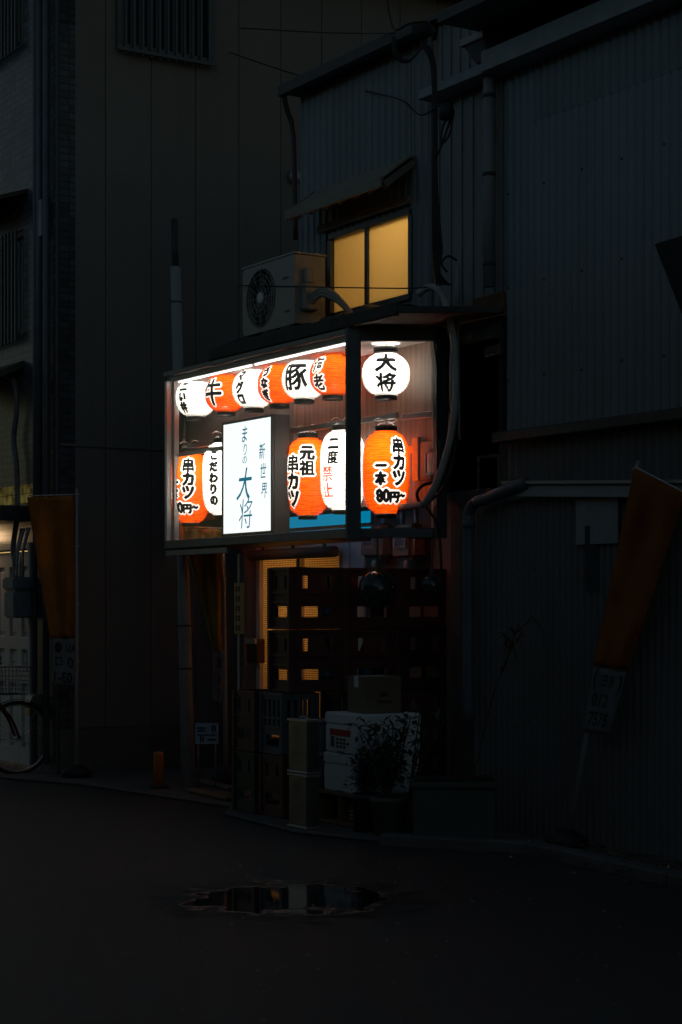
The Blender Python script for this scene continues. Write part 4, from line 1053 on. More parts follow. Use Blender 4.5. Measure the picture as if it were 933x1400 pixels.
# panelled front door
dw = d1-d0; dh = dzt
rows = [(.16,.52),(.60,.88)]
cols = [(.08,.22),(.30,.44),(.54,.68),(.77,.90)]
dh_ = dzt-.06
rows = [(.10*dh_,.44*dh_),(.505*dh_,.56*dh_+.0),(.63*dh_,.93*dh_)]
rows = [(.08*dh_,.38*dh_),(.46*dh_,.54*dh_),(.60*dh_,.93*dh_)]
holes = [(c0_*dw,r0_,c1_*dw,r1_) for c0_,c1_ in cols for r0_,r1_ in rows]
g = MB(); g.panel((d0+.01,HY+.03,.04),(1,0,0),(0,0,1),dw-.02,dh_,holes,.03); door = build('door', g, white_paint, th_, bevel=.004)
g = MB(); g.box((d0+.012,HY+.062,.05),(d1-.012,HY+.07,dh_)); build('inner_leaf', g, white_paint, door)
g = MB()
for (x0_,z0_,x1_,z1_) in holes: g.box((d0+.01+x0_+.035,HY+.045,.04+z0_+.04),(d0+.01+x1_-.035,HY+.0615,.04+z1_-.04))
build('raised_panel', g, white_paint, door, bevel=.006)
g = MB(); g.box((d1-.09,HY+.0,.46*dh_),(d1-.06,HY+.029,.56*dh_)); build('handle', g, black_metal, door, bevel=.003)
g = MB(); g.box((d0-.05,HY-.02,.03),(d0+.008,HY+.08,dzt)); g.box((d1-.008,HY-.02,.03),(d1+.035,HY+.08,dzt)); g.box((d0-.05,HY-.022,dzt),(d1+.035,HY+.08,dzt+.06)); build('door_frame', g, white_paint, th_, bevel=.003)
g = MB(); g.lathe([(0,-.05),(.05,-.045),(.07,-.02),(.07,0)], (d0+.16,HY-.14,za-.172), 16); pl_ = build('porch_light', g, emit('porch_glow', (1,.62,.28), 3.0), th_)
lamp('porch_bulb', (d0+.16,HY-.16,za-.27), 1.6, (1,.62,.32), .06, th_)
# pipes on the tiled front
g = MB()
for px_, r_ in ((55,.022),(61,.030),(70,.030)): 
    q = HZm(px_,500); g.tube([(q.x,HY-.05,.1 if px_ != 61 else 2.2),(q.x,HY-.05,7.4)],r_,10)
build('downpipe', g, mat('dp_m', (.12,.13,.15), .5), th_)
g = MB(); pts = smooth_path([HZm(-10,508)+Vector((0,-.06,0)),HZm(14,512)+Vector((0,-.06,0)),HZm(28,525)+Vector((0,-.06,0)),HZm(31,560)+Vector((0,-.06,0)),HZm(27,600)+Vector((0,-.06,0)),HZm(31,640)+Vector((0,-.06,0)),HZm(32,700)+Vector((0,-.06,0)),HZm(29,750)+Vector((0,-.08,0)),HZm(36,775)+Vector((0,-.10,0))],5)
g.tube(pts,.026,10); build('conduit', g, mat('conduit_m', (.19,.20,.22), .5), th_)
p = HZm(63,300); g = MB(); g.box((p.x-.05,HY-.07,p.z-.16),(p.x+.05,HY-.002,p.z+.17)); build('meter_box', g, grey_plastic, th_, bevel=.006)
p = HZm(42,815)
gm = thing('gas_meter', 'blue grey gas meter hung beside the panelled white door', 'gas meter', (p.x,HY-.1,p.z))
g = MB(); g.box((p.x-.13,HY-.21,p.z-.20),(p.x+.12,HY-.03,p.z+.05)); g.box((p.x-.15,HY-.22,p.z+.052),(p.x+.13,HY-.02,p.z+.17)); build('body', g, mat('gm_m', (.20,.25,.29), .45), gm, bevel=.018, seg=2)
g = MB()
for k, dx in enumerate((-.10,-.03,.05,.09)): g.tube(smooth_path([(p.x+dx,HY-.12,p.z+.165),(p.x+dx*1.1,HY-.12,p.z+.30),(p.x+dx+.02*(-1)**k,HY-.10,p.z+.42),(p.x+dx,HY-.05,p.z+.62)],4),.014,8)
build('pipe', g, galv, gm)
g = MB(); g.box((p.x-.20,HY-.14,p.z+.09),(p.x-.151,HY-.10,p.z+.13)); build('tap', g, dark_trim, gm, bevel=.003)
# small letter box by the door
p = HZm(56,962)
lb = thing('letter_box', 'small rounded metal letter box on the tiled wall behind the bicycle wheel', 'letter box', (p.x,HY-.05,p.z))
g = MB(); pr = [(-.02,-.10),(-.14,-.10),(-.135,.02),(-.11,.075),(-.05,.09),(-.02,.09)]
vs = [(p.x-.06,HY+a_,p.z+b_) for a_,b_ in pr]+[(p.x+.07,HY+a_,p.z+b_) for a_,b_ in pr]; n6 = len(pr)
g.add(vs, [tuple(range(n6)),tuple(range(n6,2*n6))[::-1]]+[(i,(i+1)%n6,n6+(i+1)%n6,n6+i) for i in range(n6)]); build('body', g, mat('lb_m', (.34,.30,.25), .35, metal=.5), lb, bevel=.004)
g = MB(); g.box((p.x-.05,HY-.148,p.z-.03),(p.x+.06,HY-.141,p.z-.01)); build('slot', g, black_metal, lb)

# bicycle, pointing along the wall, front wheel in view
hub = at(24,1009,16.25); hub.z = .335
by = thing('bicycle', 'city bicycle with a wire front basket parked by the white door', 'bicycle', (hub.x,hub.y-.5,0))
fx = hub.x
def wheel(cy_):
    g = MB(); g.tube([(fx,cy_+.315*math.cos(2*math.pi*k/48),.335+.315*math.sin(2*math.pi*k/48)) for k in range(49)],.017,8,False); w_ = build('wheel', g, rubber, by)
    g = MB(); g.tube([(fx,cy_+.296*math.cos(2*math.pi*k/48),.335+.296*math.sin(2*math.pi*k/48)) for k in range(49)],.010,8,False); build('rim', g, alu, w_)
    g = MB()
    for k in range(28):
        t = 2*math.pi*k/28; g.tube([(fx+(.02 if k % 2 else -.02),cy_+.02*math.cos(t+.4),.335+.02*math.sin(t+.4)),(fx,cy_+.29*math.cos(t),.335+.29*math.sin(t))],.0016,4,False)
    g.tube([(fx-.05,cy_,.335),(fx+.05,cy_,.335)],.02,10); build('spokes', g, alu, w_)
wheel(hub.y); wheel(hub.y-1.06)
g = MB()
hd0 = Vector((fx,hub.y-.18,.66)); hd1 = Vector((fx,hub.y-.25,.88))
for sx_ in (-.045,.045): g.tube(smooth_path([(fx+sx_,hub.y,.335),(fx+sx_,hub.y-.07,.50),(fx+sx_*.6,hub.y-.16,.62),hd0],4),.013,8)
g.tube([hd0,hd1],.02,10); build('fork', g, mat('bike_frame', (.12,.035,.015), .35, metal=.3), by)
g = MB(); bb = Vector((fx,hub.y-.60,.30)); st_ = Vector((fx,hub.y-.74,.74)); rr2 = Vector((fx,hub.y-1.06,.335))
g.tube([hd0+Vector((0,0,.03)),bb+Vector((0,.02,.05)),bb],.02,10); g.tube([bb,st_],.018,10); g.tube([hd1-Vector((0,0,.08)),bb.lerp(st_,.55)],.018,10)
for sx_ in (-.05,.05): g.tube([bb,rr2+Vector((sx_,0,0))],.010,8); g.tube([st_,rr2+Vector((sx_,0,0))],.008,8)
build('frame', g, MATS['bike_frame'], by)
g = MB(); g.tube([hd1,hd1+Vector((0,.02,.12))],.013,8); hb = hd1+Vector((0,.02,.12))
g.tube(smooth_path([hb+Vector((-.27,-.22,.02)),hb+Vector((-.25,-.06,.02)),hb+Vector((-.10,.03,0)),hb,hb+Vector((.10,.03,0)),hb+Vector((.25,-.06,.02)),hb+Vector((.27,-.22,.02))],5),.012,8); build('handlebar', g, alu, by)
g = MB()
for sx_ in (-1,1): g.tube([hb+Vector((sx_*.27,-.24,.02)),hb+Vector((sx_*.262,-.11,.02))],.018,8); g.tube([hb+Vector((sx_*.24,-.03,.03)),hb+Vector((sx_*.25,-.02,.07))],.006,6)
build('grip', g, rubber, by)
g = MB(); sd = st_+Vector((0,0,.10)); g.tube([st_,sd],.013,8); g.add([sd+Vector(v) for v in ((-.09,-.13,.02),(.09,-.13,.02),(.03,.02,.03),(.02,.14,.02),(-.02,.14,.02),(-.03,.02,.03),(-.08,-.12,-.03),(.08,-.12,-.03),(.02,.12,-.01),(-.02,.12,-.01))], [(0,1,2,5),(5,2,3,4),(6,9,8,7),(0,6,7,1),(1,7,8,3,2),(4,9,6,0,5),(3,8,9,4)])
build('saddle', g, rubber, by, bevel=.008)
# basket of wire
g = MB(); bx0, bx1, by0, by1, bz0, bz1 = fx-.17, fx+.17, hub.y-.22, hub.y+.06, .73, .97
def bp(x_, y_, f_): 
    k = .82+.18*f_; cx_, cy_ = fx, (by0+by1)/2
    return (cx_+(x_-cx_)*k, cy_+(y_-cy_)*k, bz0+(bz1-bz0)*f_)
for j in range(7):
    f_ = j/6; g.tube([bp(bx0,by0,f_),bp(bx1,by0,f_),bp(bx1,by1,f_),bp(bx0,by1,f_),bp(bx0,by0,f_)],.0038 if j in (0,6) else .002,5,False)
for k in range(9):
    t = k/8; 
    for yy in (by0,by1): g.tube([bp(bx0+(bx1-bx0)*t,yy,0),bp(bx0+(bx1-bx0)*t,yy,1)],.002,5,False)
    for xx in (bx0,bx1): g.tube([bp(xx,by0+(by1-by0)*t,0),bp(xx,by0+(by1-by0)*t,1)],.002,5,False)
    g.tube([bp(bx0+(bx1-bx0)*t,by0,0),bp(bx0+(bx1-bx0)*t,by1,0)],.002,5,False)
build('basket', g, black_metal, by)
g = MB(); g.sheet(lambda u, v: (fx-.03+.06*u, hub.y+.345*math.cos(R_(20+130*v)), .335+.345*math.sin(R_(20+130*v))), 3, 24, .003); build('mudguard', g, black_metal, by)
g = MB(); g.tube([bb+Vector((.04,0,0)),bb+Vector((.06,.12,-.11))],.009,8); g.tube([bb+Vector((-.04,0,0)),bb+Vector((-.06,-.12,.11))],.009,8); g.lathe([(0,-.004),(.085,-.004),(.085,.004),(0,.004)], bb+Vector((.045,0,0)), 24, 'X'); build('crank', g, alu, by)
g = MB(); g.tube([rr2+Vector((.07,0,0)),Vector((fx+.22,hub.y-1.10,.025))],.010,8); build('kickstand', g, alu, by)

# orange bollard
p = on_z(217,1081)
bo = thing('bollard', 'short orange bollard standing alone by the pavement edge', 'bollard', (p.x,p.y,.022))
g = MB(); g.lathe([(0,.022),(.042,.022),(.042,.30),(.038,.315),(.0,.322)], (p.x,p.y,0), 20); build('post', g, orange_paint, bo)
g = MB(); g.lathe([(0,.022),(.085,.022),(.08,.036),(.044,.040)], (p.x,p.y,0), 20); build('foot', g, rubber, bo)

# ------------------------------------------------------------------ banners
def banner(label, pole, corners, white, depth, cloth, marks, swirl, d_off=0.0, pole_r=.014, folds=3, mirror=False, base=True, Y=None):
    """pole: (top px, bottom px); corners: TL, TR, BR, BL of the coloured cloth in px; white: four px of the white foot panel"""
    def at(px, py, d): return on_y(px, py, Y+(d-depth)) if Y is not None else CAM+ray(px, py)*d
    p_t = at(*pole[0], depth); p_b = at(*pole[1], depth)
    t = thing('banner', label, 'banner', (p_b.x, p_b.y, max(p_b.z, 0)))
    g = MB(); g.tube([p_b, p_b.lerp(p_t,.35), p_t],[pole_r*1.5,pole_r*1.2,pole_r*.8],10); build('pole', g, grey_plastic, t)
    if base:
        g = MB(); c_ = p_b.copy(); g.lathe([(0,.0),(.13,.0),(.13,.05),(.05,.10),(0,.10)], (p_b.x,p_b.y,max(p_b.z,0)+.001), 20); build('foot', g, rubber, t)
    toc = (CAM-p_t); toc.z = 0; toc.normalize()
    def grid(cs, ph, amp):
        TL, TR, BR, BL = [at(*c, depth-.02) for c in cs]
        def fn(u, v):
            q = TL.lerp(TR,u).lerp(BL.lerp(BR,u),v)
            a_ = amp*math.sin(u*math.pi*folds+ph+1.1*v)*(.25+.75*math.sin(min(1,u*1.2)*math.pi*.5))+amp*.6*math.sin(v*7+u*3+ph)
            return q+toc*a_
        return fn
    g = MB(); f1 = grid(corners, .4, .040); g.sheet(f1, 20, 30, .003); build('cloth', g, cloth, t)
    g = MB(); f2 = grid(white, .9, .010); g.sheet(f2, 12, 12, .003); wp = build('foot_panel', g, cloth_white, t)
    g = MB()
    for ch, u, v, size, sx in marks:
        vv, tt = glyph(ch, .02)
        su = size*sx; 
        pts_ = []
        for q in vv:
            uu = u+(-q[0] if mirror else q[0])*su; v2 = v-q[1]*size
            pts_.append(Vector(f2(uu, v2))+toc*.0045)
        g.add(pts_, [tuple(x) for x in tt])
    if marks: build('print', g, ink, wp)
    g = MB()
    for f_ in (.02,.2,.4,.6):
        q = p_t.lerp(p_b,f_); e_ = at(corners[0][0]*(1-0)+0, corners[0][1], depth)
        g.tube([q-toc*.0+RX*(-.022), q+RX*.022],.006,6)
    g.tube([at(corners[0][0],corners[0][1]-2,depth-.02), at(corners[1][0],corners[1][1]-2,depth-.02)],.005,6)
    build('clip', g, white_paint, t)
    return t
banner('slack yellow banner before the tiled house, its white foot panel reading 03 backwards', ((105,668),(105,1062)), [(37,680),(101,678),(104,872),(68,872)], [(69,872),(104,873),(104,938),(70,936)], 15.9, cloth_yellow,
       [('●',.30,.20,.30,1.2),('RU',.78,.22,.22,1.3),('0',.78,.52,.30,1.6),('口',.32,.50,.22,1.6),('03-1',.48,.83,.30,1.5)], False, mirror=True)
banner('yellow banner gathered to a point behind the steel pole under the case', ((306,722),(309,1072)), [(250,722),(304,724),(304,890),(291,890)], [(291,888),(306,889),(304,962),(290,960)], 15.35, cloth_mat('cloth_ochre', (.55,.40,.12), .55),
       [('串',.62,.25,.22,1.6),('カ',.62,.55,.22,1.6),('ツ',.62,.82,.22,1.6)], True, base=True)
banner('large faded orange banner leaning on a slanted pole before the lean-to shed', ((873,630),(775,1157)), [(868,640),(938,676),(860,916),(812,910)], [(812,912),(857,920),(833,1006),(797,1000)], 11.35, cloth_orange,
       [('(',.12,.18,.34,1.2),('ヨ8',.50,.18,.24,1.2),(')',.90,.22,.34,1.2),('012',.40,.48,.28,1.3),('7575',.46,.78,.30,1.15)], True, base=True, Y=.40)

# ------------------------------------------------------------------ crates
def crate_proto(label, m, style, group='stacked bottle crates'):
    w, d, h, tt = .30, .27, .435, .012
    t = thing('bottle_crate', label, 'crate', (0,0,0), 0, group)
    def holes(W_):
        if style == 'arch':
            n = 4; s = W_/(n+.6); hs = [(s*(.45+k), .20, s*(.45+k)+s*.55, .385) for k in range(n)]
            return hs+[(W_*.18,.055,W_*.82,.135)]
        hs = [(W_*.18,.285,W_*.30,.375),(W_*.66,.285,W_*.78,.375),(W_*.16,.085,W_*.80,.160)]
        return hs
    g = MB()
    g.panel((-w/2,-d/2,.0),(1,0,0),(0,0,1),w,h,holes(w),tt)
    g.panel((w/2,d/2,.0),(-1,0,0),(0,0,1),w,h,holes(w),tt)
    g.panel((w/2,-d/2+tt+.0005,.0),(0,1,0),(0,0,1),d-2*tt-.001,h,holes(d-2*tt),tt)
    g.panel((-w/2,d/2-tt-.0005,.0),(0,-1,0),(0,0,1),d-2*tt-.001,h,[(.02,.06,d-2*tt-.02,.185),(.02,.26,d-2*tt-.02,.40)],tt)
    build('wall', g, m, t, world=False)
    for sx_, sy_ in ((-1,-1),(1,-1),(1,1),(-1,1)):
        g = MB(); g.cbox((sx_*(w/2+.003),sy_*(d/2+.003),h/2),(.030,.030,h-.006)); build('corner_post', g, m, t, world=False, bevel=.003)
    for z_ in (.012,.19,.255,h-.014):
        g = MB(); W2, D2 = w+.016, d+.016
        g.panel((-W2/2,-D2/2,z_+.008),(1,0,0),(0,1,0),W2,D2,[(.0077,.0077,W2-.0077,D2-.0077)],.016); build('rim_band', g, m, t, world=False)
    g = MB(); g.box((-w/2+tt+.002,-d/2+tt+.002,.004),(w/2-tt-.002,d/2-tt-.002,.016)); build('base', g, m, t, world=False)
    return t
protos = {}
def crate(label, m, style, loc, rz, scale=(1,1,1)):
    key = (m.name, style)
    if key not in protos: o = protos[key] = crate_proto(label, m, style)
    else: o = copy_tree(protos[key]); o['label'] = label
    o.location = loc; o.rotation_euler = (0,0,R_(rz)); o.scale = scale
    return o
G0 = .024
Px, Qx = on_z(319,1112), None
bx = Px.x+.16; byy = Px.y+.145
crate('dark green crate at the bottom of the outermost crate stack', crate_green, 'slot', (bx,byy,G0), 0)
crate('dark brown crate on top of the green crate', crate_brown, 'slot', (bx,byy,G0+.440), 0)
qx = bx+.36
crate('red brown crate at the bottom beside the green crate', crate_red, 'slot', (qx,byy+.02,G0), 1)
crate('blue grey crate with tall arched slots below the upper crates', crate_grey, 'arch', (qx,byy+.02,G0+.440), -1)
r0 = on_x(397,800,-.27)
cy0 = r0.y
for k in range(3):
    sc = (1.0,1.62,1.0) if k else (.9,1.62,1.0)
    yy = cy0+.225+k*.452
    names = [('brown crate lowest in the stack nearest the street','brown crate second up in the stack nearest the street','brown crate with amber door light shining through, third up nearest the street','topmost brown crate nearest the street with amber light through its slots'),
             ('brown crate lowest in the middle stack behind the white foam boxes','brown crate second up in the middle stack behind the cardboard box','brown crate third up in the middle stack with a bottle showing','topmost brown crate of the middle stack behind the glass float'),
             ('brown crate lowest in the stack against the wall','brown crate second up in the stack against the wall','brown crate third up against the wall with pale print','topmost brown crate against the wall below the smaller glass float')][k]
    for lv in range(4):
        if k == 0 and lv < 2: continue
        xx = -.405+random.uniform(-.006,.006)
        crate(names[lv], crate_brown if (k+lv) % 3 else crate_red, 'slot', (xx+(.0 if lv > 1 else .0),yy,G0+lv*.440), random.uniform(-.8,.8), sc)
# printed marks on crates are plain pale blocks on a crate face
# bottles standing in the nearest crates
bottle_m = mat('bottle_m', (.02,.03,.03), .08, var=.2, bump=0, spec=.6)
def bottle(x, y, z, label):
    t = thing('glass_bottle', label, 'bottle', (x,y,z), 0, 'bottles in the crates')
    g = MB(); g.lathe([(0,0),(.048,.002),(.05,.02),(.05,.22),(.046,.25),(.02,.31),(.015,.33),(.015,.38),(.0,.38)], n=18); build('body', g, bottle_m, t, world=False)
    g = MB(); g.lathe([(.0165,.365),(.0175,.37),(.0175,.395),(0,.397)], n=14); build('cap', g, alu, t, world=False)
    g = MB(); g.lathe([(.0508,.09),(.0512,.09),(.0512,.19),(.0508,.19)], n=18); build('paper_label', g, mat('blue_label', (.10,.22,.40), .5), t, world=False)
    return t
bottle(-.36, cy0+.36, G0+.440*2+.018, 'blue labelled bottle in the crate third up nearest the street')
bottle(-.36, cy0+.36, G0+.440*3+.018, 'glass bottle standing in the topmost crate nearest the street')
bottle(-.36, cy0+.225+.452, G0+.440*2+.018, 'glass bottle in the third crate of the middle stack')

# glass floats in netting under the slanted end
def float_ball(px, py, rpx, label):
    d = 12.55; c = at(px,py,d); r = rpx*d/2500
    t = thing('glass_float', label, 'glass float', c, 0, 'hanging glass floats')
    g = MB(); g.lathe([(r*math.sin(math.pi*k/20), -r*math.cos(math.pi*k/20)) for k in range(21)], c, 28); build('ball', g, green_glass, t)
    g = MB()
    for j in range(7):
        a_ = math.pi*j/7
        for sgn in (1,-1):
            pts_ = [c+Vector(((r+.003)*math.sin(math.pi*k/16)*math.cos(a_*2+sgn*1.6*k/16),(r+.003)*math.sin(math.pi*k/16)*math.sin(a_*2+sgn*1.6*k/16),-(r+.003)*math.cos(math.pi*k/16))) for k in range(17)]
            g.tube(pts_,.0022,4,False)
    top = c+Vector((0,0,r)); g.tube([top,Vector((c.x,c.y,ZB-.006))],.006,6); g.tube([top-Vector((0,0,.02)),top+Vector((0,0,.06))],[.03,.008],8)
    build('net', g, mat('rope_m', (.10,.09,.075), .9), t)
float_ball(516,806,26,'large dark glass float in a net hanging from the case corner')
float_ball(591,801,14.5,'smaller glass float in a net near the dark wall')

# ------------------------------------------------------------------ boxes, tins, tubs, shelf
c0b = on_z(394,1134)
def tin_can(z, label, rz):
    t = thing('oil_tin', label, 'tin', (c0b.x+.125,c0b.y+.05,z), R_(rz), 'stacked oil tins')
    g = MB(); g.box((-.122,-.05,.004),(.122,.05,.352)); build('body', g, tin, t, world=False, bevel=.012, seg=2)
    g = MB()
    for zz in (.0,.345): 
        g.beam((-.122,-.052,zz+.007),(.122,-.052,zz+.007),.007,.014); g.beam((-.122,.052,zz+.007),(.122,.052,zz+.007),.007,.014); g.beam((-.124,-.055,zz+.007),(-.124,.055,zz+.007),.007,.014); g.beam((.124,-.055,zz+.007),(.124,.055,zz+.007),.007,.014)
    build('rim', g, alu, t, world=False, bevel=.002)
    g = MB(); g.tube(smooth_path([(-.05,0,.353),(-.045,0,.372),(0,0,.376),(.045,0,.372),(.05,0,.353)],4),.004,6); build('handle', g, alu, t, world=False)
    return t
tin_can(G0, 'dull metal oil tin standing on the ground before the crates', 0)
tin_can(G0+.366, 'dull metal oil tin on top of another tin', 2)
# low timber shelf
sA = on_z(430,1128)
sh_ = thing('low_shelf', 'low timber shelf carrying the white foam boxes', 'shelf', (sA.x,sA.y,G0))
zsT = .245
X0, X1, Y0, Y1 = sA.x-.02, sA.x+.58, sA.y+.02, sA.y+.62
g = MB(); g.box((X0,Y0,zsT-.022),(X1,Y1,zsT)); build('top_board', g, timber, sh_, bevel=.003)
for x_ in (X0,(X0+X1)/2-.012,X1-.024):
    g = MB(); g.box((x_,Y0+.005,G0),(x_+.024,Y1,zsT-.023)); build('side_board', g, timber, sh_, bevel=.003)
g = MB(); g.box((X0+.025,Y0+.005,G0+.001),((X0+X1)/2-.014,Y1,G0+.022)); g.box(((X0+X1)/2+.014,Y0+.005,G0+.001),(X1-.025,Y1,G0+.022)); build('base_board', g, timber, sh_, bevel=.003)
bxm = (X0+X1)/2
t = thing('carton', 'small carton with a red printed panel pushed into the low shelf', 'carton', (bxm+.14,Y0+.14,G0+.023))
g = MB(); g.box((bxm+.03,Y0+.06,G0+.024),(X1-.05,Y0+.28,G0+.15)); build('box', g, card, t, bevel=.003)
g = MB(); g.box((bxm+.045,Y0+.056,G0+.035),(X1-.065,Y0+.0595,G0+.115)); lb_ = build('printed_panel', g, red_ink, t)
g = MB()
for j in range(3):
    for k in range(6): g.box((bxm+.055+k*.026,Y0+.053,G0+.045+j*.024),(bxm+.055+k*.026+.016,Y0+.0555,G0+.045+j*.024+.011))
build('print', g, white_paint, lb_)
# foam boxes
f0 = on_y(443,1078,Y0+.03)
def foam_box(x, y, z, w, d, h, rz, label, sticker):
    t = thing('foam_box', label, 'foam box', (x,y,z), R_(rz), 'white foam boxes')
    g = MB(); g.box((0,0,0),(w,d,h*.70)); build('body', g, foam, t, world=False, bevel=.008, seg=2)
    g = MB(); g.box((-.004,-.004,h*.705),(w+.004,d+.004,h)); build('lid', g, foam, t, world=False, bevel=.010, seg=2)
    if sticker:
        g = MB(); g.box((w*.16,-.003,h*.10),(w*.84,-.0005,h*.60)); s_ = build('shipping_label', g, white_paint, t, world=False)
        g = MB(); g.box((w*.17,-.0055,h*.43),(w*.83,-.0035,h*.59)); build('red_band', g, red_ink, s_, world=False)
        g = MB()
        for j in range(3):
            for k in range(3 if j != 1 else 4): g.box((w*(.38+.11*k),-.0055,h*(.13+.09*j)),(w*(.38+.11*k+.07),-.0035,h*(.13+.09*j+.06)))
        for k in range(3): g.box((w*(.20+.045*k),-.0055,h*.14),(w*(.20+.045*k+.025),-.0035,h*.40))
        build('print', g, ink, s_, world=False)
    g = MB(); g.box((w*.42,-.0035,0.0),(w*.62,-.0005,.014)); build('tape', g, card, t, world=False)
    return t
foam_box(f0.x, Y0+.03, zsT+.002, .47, .48, .262, -4, 'lower white foam box resting on the timber shelf', False)
foam_box(f0.x+.02, Y0+.03, zsT+.268, .46, .49, .270, -5, 'upper white foam box with a red topped shipping label', True)
t = thing('cardboard_box', 'brown cardboard box on top of the foam boxes', 'cardboard box', (f0.x+.16,Y0+.12,zsT+.541), R_(-4))
g = MB(); g.box((0,0,0),(.27,.27,.245)); build('box', g, card, t, world=False, bevel=.004)
g = MB(); g.box((.2715,.08,.07),(.2735,.20,.085)); g.box((.2715,.10,.11),(.2735,.16,.14)); build('print', g, dark_trim, t, world=False)
g = MB(); g.box((.10,-.0025,.17),(.16,-.0005,.245)); g.box((.10,-.0025,.2455),(.16,.20,.248)); build('tape', g, white_paint, t, world=False)
# tubs beside
tb = on_y(434,1070,Y0+.10)
def tub_(z, label, h):
    t = thing('lidded_tub', label, 'tub', (tb.x-.10,Y0+.12,z), 0, 'lidded tubs')
    g = MB(); g.lathe([(0,0),(.105,0),(.115,.02),(.125,h-.03),(.125,h-.02),(.0,h-.02)], n=28); build('body', g, tub, t, world=False)
    g = MB(); g.lathe([(.0,h+.012),(.12,h+.012),(.136,h+.006),(.136,h-.018),(.127,h-.018)], n=28); build('lid', g, tub, t, world=False)
tub_(zsT+.002, 'grey lidded tub on the shelf under its twin', .225)
tub_(zsT+.242, 'grey lidded tub on top of another tub beside the foam boxes', .215)

# ------------------------------------------------------------------ plants and pots
def pot(px, py, rt, rb, h, m, label, sq=False):
    p = on_z(px, py); p.z = .0
    t = thing('plant_pot', label, 'plant pot', (p.x,p.y,.0))
    g = MB(); n_ = 4 if sq else 26
    g.lathe([(0,.003),(rb,.003),(rt*.97,h*.86),(rt*1.05,h*.87),(rt*1.06,h),(rt*.93,h),(rt*.90,h*.92),(0,h*.92)], (p.x,p.y,0), n_); 
    build('vessel', g, m, t)
    g = MB(); g.lathe([(0,h*.925),(rt*.88,h*.922)], (p.x,p.y,0), n_); build('soil', g, mat('soil', (.03,.022,.016), .95, bump=.6), t)
    return p
def bush(label, c, base, rx, rz_, nleaf, ls, nstem, name='potted_shrub', lm=leaf_m, seed=1):
    rnd = random.Random(seed)
    t = thing(name, label, 'plant', base)
    g = MB(); tips = []
    for k in range(nstem):
        a_ = rnd.uniform(0,6.3); rr_ = rnd.uniform(.2,.95); q = Vector((c[0]+rx*rr_*math.cos(a_),c[1]+rx*rr_*math.sin(a_),c[2]+rz_*rnd.uniform(-.6,.95)))
        mid = Vector(base).lerp(q,.5)+Vector((rnd.uniform(-.03,.03),rnd.uniform(-.03,.03),.04))
        pts_ = smooth_path([base,mid,q],4); g.tube(pts_,[.007*(1-.7*i/len(pts_)) for i in range(len(pts_))],5,False)
        tips += pts_[3:]
    build('stems', g, stem_m, t)
    g = MB()
    for k in range(nleaf):
        b_ = rnd.choice(tips)+Vector((rnd.gauss(0,.03),rnd.gauss(0,.03),rnd.gauss(0,.03)))
        d_ = Vector((rnd.uniform(-1,1),rnd.uniform(-1,1),rnd.uniform(-.5,.8))).normalized(); s_ = d_.cross(Vector((0,0,1)))
        if s_.length < .1: continue
        s_.normalize(); u_ = s_.cross(d_); L = ls*rnd.uniform(.6,1.4)
        g.add([b_, b_+d_*L*.45+s_*L*.24+u_*L*.06, b_+d_*L-u_*L*.05, b_+d_*L*.45-s_*L*.24+u_*L*.06], [(0,1,2),(0,2,3)])
    build('foliage', g, lm, t)
p1 = pot(502,1141,.10,.085,.27,pot_dark,'dark blue plant pot before the timber shelf')
p2 = pot(533,1146,.125,.10,.27,pot_grey,'grey plant pot between the dark blue pot and the long planter')
bush('dark leafy shrub growing over the white foam boxes', (p2.x-.10,p2.y+.02,.58), (p2.x-.02,p2.y,.25), .21, .22, 560, .062, 20, seed=3)
bush('small dark shrub rising from the dark blue pot', (p1.x,p1.y,.42), (p1.x,p1.y,.25), .15, .14, 240, .05, 14, seed=5)
bush('thin leaning sprig beside the upper foam box', (p2.x+.22,p2.y+.16,.80), (p2.x+.10,p2.y+.08,.25), .12, .10, 90, .06, 6, name='leaning_sprig', seed=8)
pa = on_z(562,1157); pb = on_z(684,1157)
pw = thing('long_planter', 'long dark green planter trough before the lean-to', 'planter', pa.lerp(pb,.5))
dirp = (pb-pa).normalized(); bk = Vector((-dirp.y,dirp.x,0)); 
zt_p = .40
g = MB()
def quad_prism(a_, b_, th_k, z0_, z1_):
    g.prism([(a_.x,a_.y),(b_.x,b_.y),(b_.x+bk.x*th_k,b_.y+bk.y*th_k),(a_.x+bk.x*th_k,a_.y+bk.y*th_k)], z0_, z1_)
quad_prism(pa+dirp*.02+bk*.02, pb-dirp*.02+bk*.02, .26, .003, zt_p-.04); build('trough', g, planter_m, pw, bevel=.012)
g = MB(); quad_prism(pa, pb, .30, zt_p-.038, zt_p); build('rim', g, planter_m, pw, bevel=.006)
g = MB(); quad_prism(pa+dirp*.03+bk*.03, pb-dirp*.03+bk*.03, .24, zt_p+.001, zt_p+.02); build('soil', g, MATS['soil'], pw)
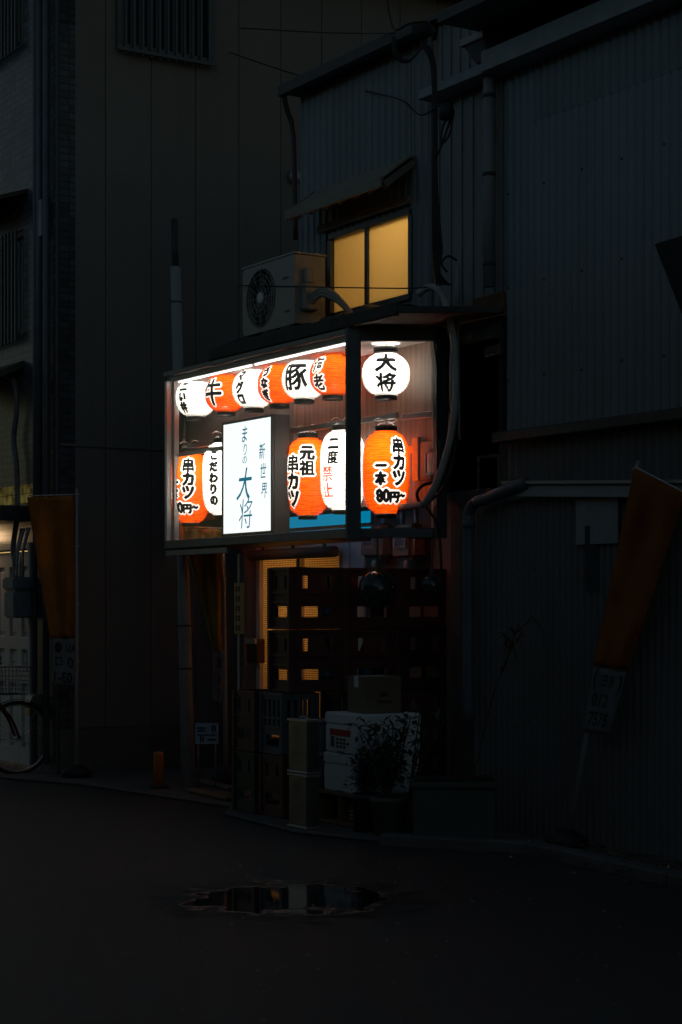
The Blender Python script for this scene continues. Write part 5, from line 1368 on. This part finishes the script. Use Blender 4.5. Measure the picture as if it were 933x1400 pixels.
# dry palm-like plant against the shed
q = at(690,940,11.5)
bs = Vector((q.x-.1,q.y-.05,.0))
t = thing('dry_plant', 'thin dry plant with drooping blades against the lean-to', 'plant', bs)
rnd = random.Random(4); g = MB(); tip = at(706,862,11.4)
stem = smooth_path([pa.lerp(pb,.7)+bk*.15+Vector((0,0,.36)), at(672,960,11.5), at(692,905,11.45), tip],6); g.tube(stem,[.006*(1-.5*i/len(stem)) for i in range(len(stem))],6); build('stems', g, stem_m, t)
g = MB()
for k in range(26):
    a_ = rnd.uniform(0,6.3); b_ = stem[-1-rnd.randint(0,8)]; L = rnd.uniform(.12,.30); o_ = Vector((math.cos(a_),math.sin(a_),0)); sd_ = Vector((-o_.y,o_.x,0))*.009
    p_ = [b_, b_+o_*L*.45+Vector((0,0,L*.35)), b_+o_*L*.8+Vector((0,0,L*.1)), b_+o_*L*.95-Vector((0,0,L*.5))]
    for i in range(3): g.add([p_[i]-sd_*(1-i*.3),p_[i]+sd_*(1-i*.3),p_[i+1]+sd_*(1-(i+1)*.3),p_[i+1]-sd_*(1-(i+1)*.3)], [(0,1,2,3)])
build('blades', g, dry_leaf, t)
# notice board in the yard behind the pole, scraps and planks on the ground
p = at(283,1003,14.9)
nb_ = thing('poster_board', 'small pale blue poster board on legs in the yard behind the steel pole', 'poster board', (p.x,p.y,.02))
g = MB(); M_ = Matrix.Translation(p) @ Matrix.Rotation(math.atan2(SA,CA)*0+R_(58),4,'Z')
g.cbox((0,0,0),(.19,.012,.17),M_); build('board', g, mat('poster_m', (.40,.52,.62), .6), nb_)
g = MB()
for dx,dz,w_,h_ in ((-.045,.045,.07,.012),(-.045,.022,.06,.010),(.045,.04,.012,.06),(.065,.04,.012,.05),(.0,-.012,.15,.008),(-.05,-.045,.012,.05),(-.03,-.045,.012,.045),(.04,-.05,.07,.012)): g.cbox((dx,-.0085,dz),(w_,.003,h_),M_)
build('print', g, ink, nb_)
g = MB()
for dx in (-.07,.07): g.tube([M_ @ Vector((dx,.012,.07)), Vector(((M_ @ Vector((dx,.03,0))).x,(M_ @ Vector((dx,.03,0))).y,.022))],.008,6)
build('leg', g, galv, nb_)
for k, (pxa,pya,pxb,pyb,lab) in enumerate(((262,1080,316,1092,'loose plank lying on the yard behind the steel pole'),(270,1066,318,1078,'grey board lying behind the loose plank in the yard'))):
    a_ = on_z(pxa,pya,.04); b_ = on_z(pxb,pyb,.04)
    g = MB(); g.beam(a_,b_,.09,.022); tag(build('plank', g, timber if k == 0 else galv, bevel=.003), lab, 'plank')
# low block wall glimpsed at the back of the yard
g = MB(); g.box((HX+.035,3.6,0),(-2.95,3.75,1.5)); tag(build('block_wall', g, dark_wall), 'dark wall closing the gap between the house and the shop', 'wall')
bpy.data.objects.remove(_to)
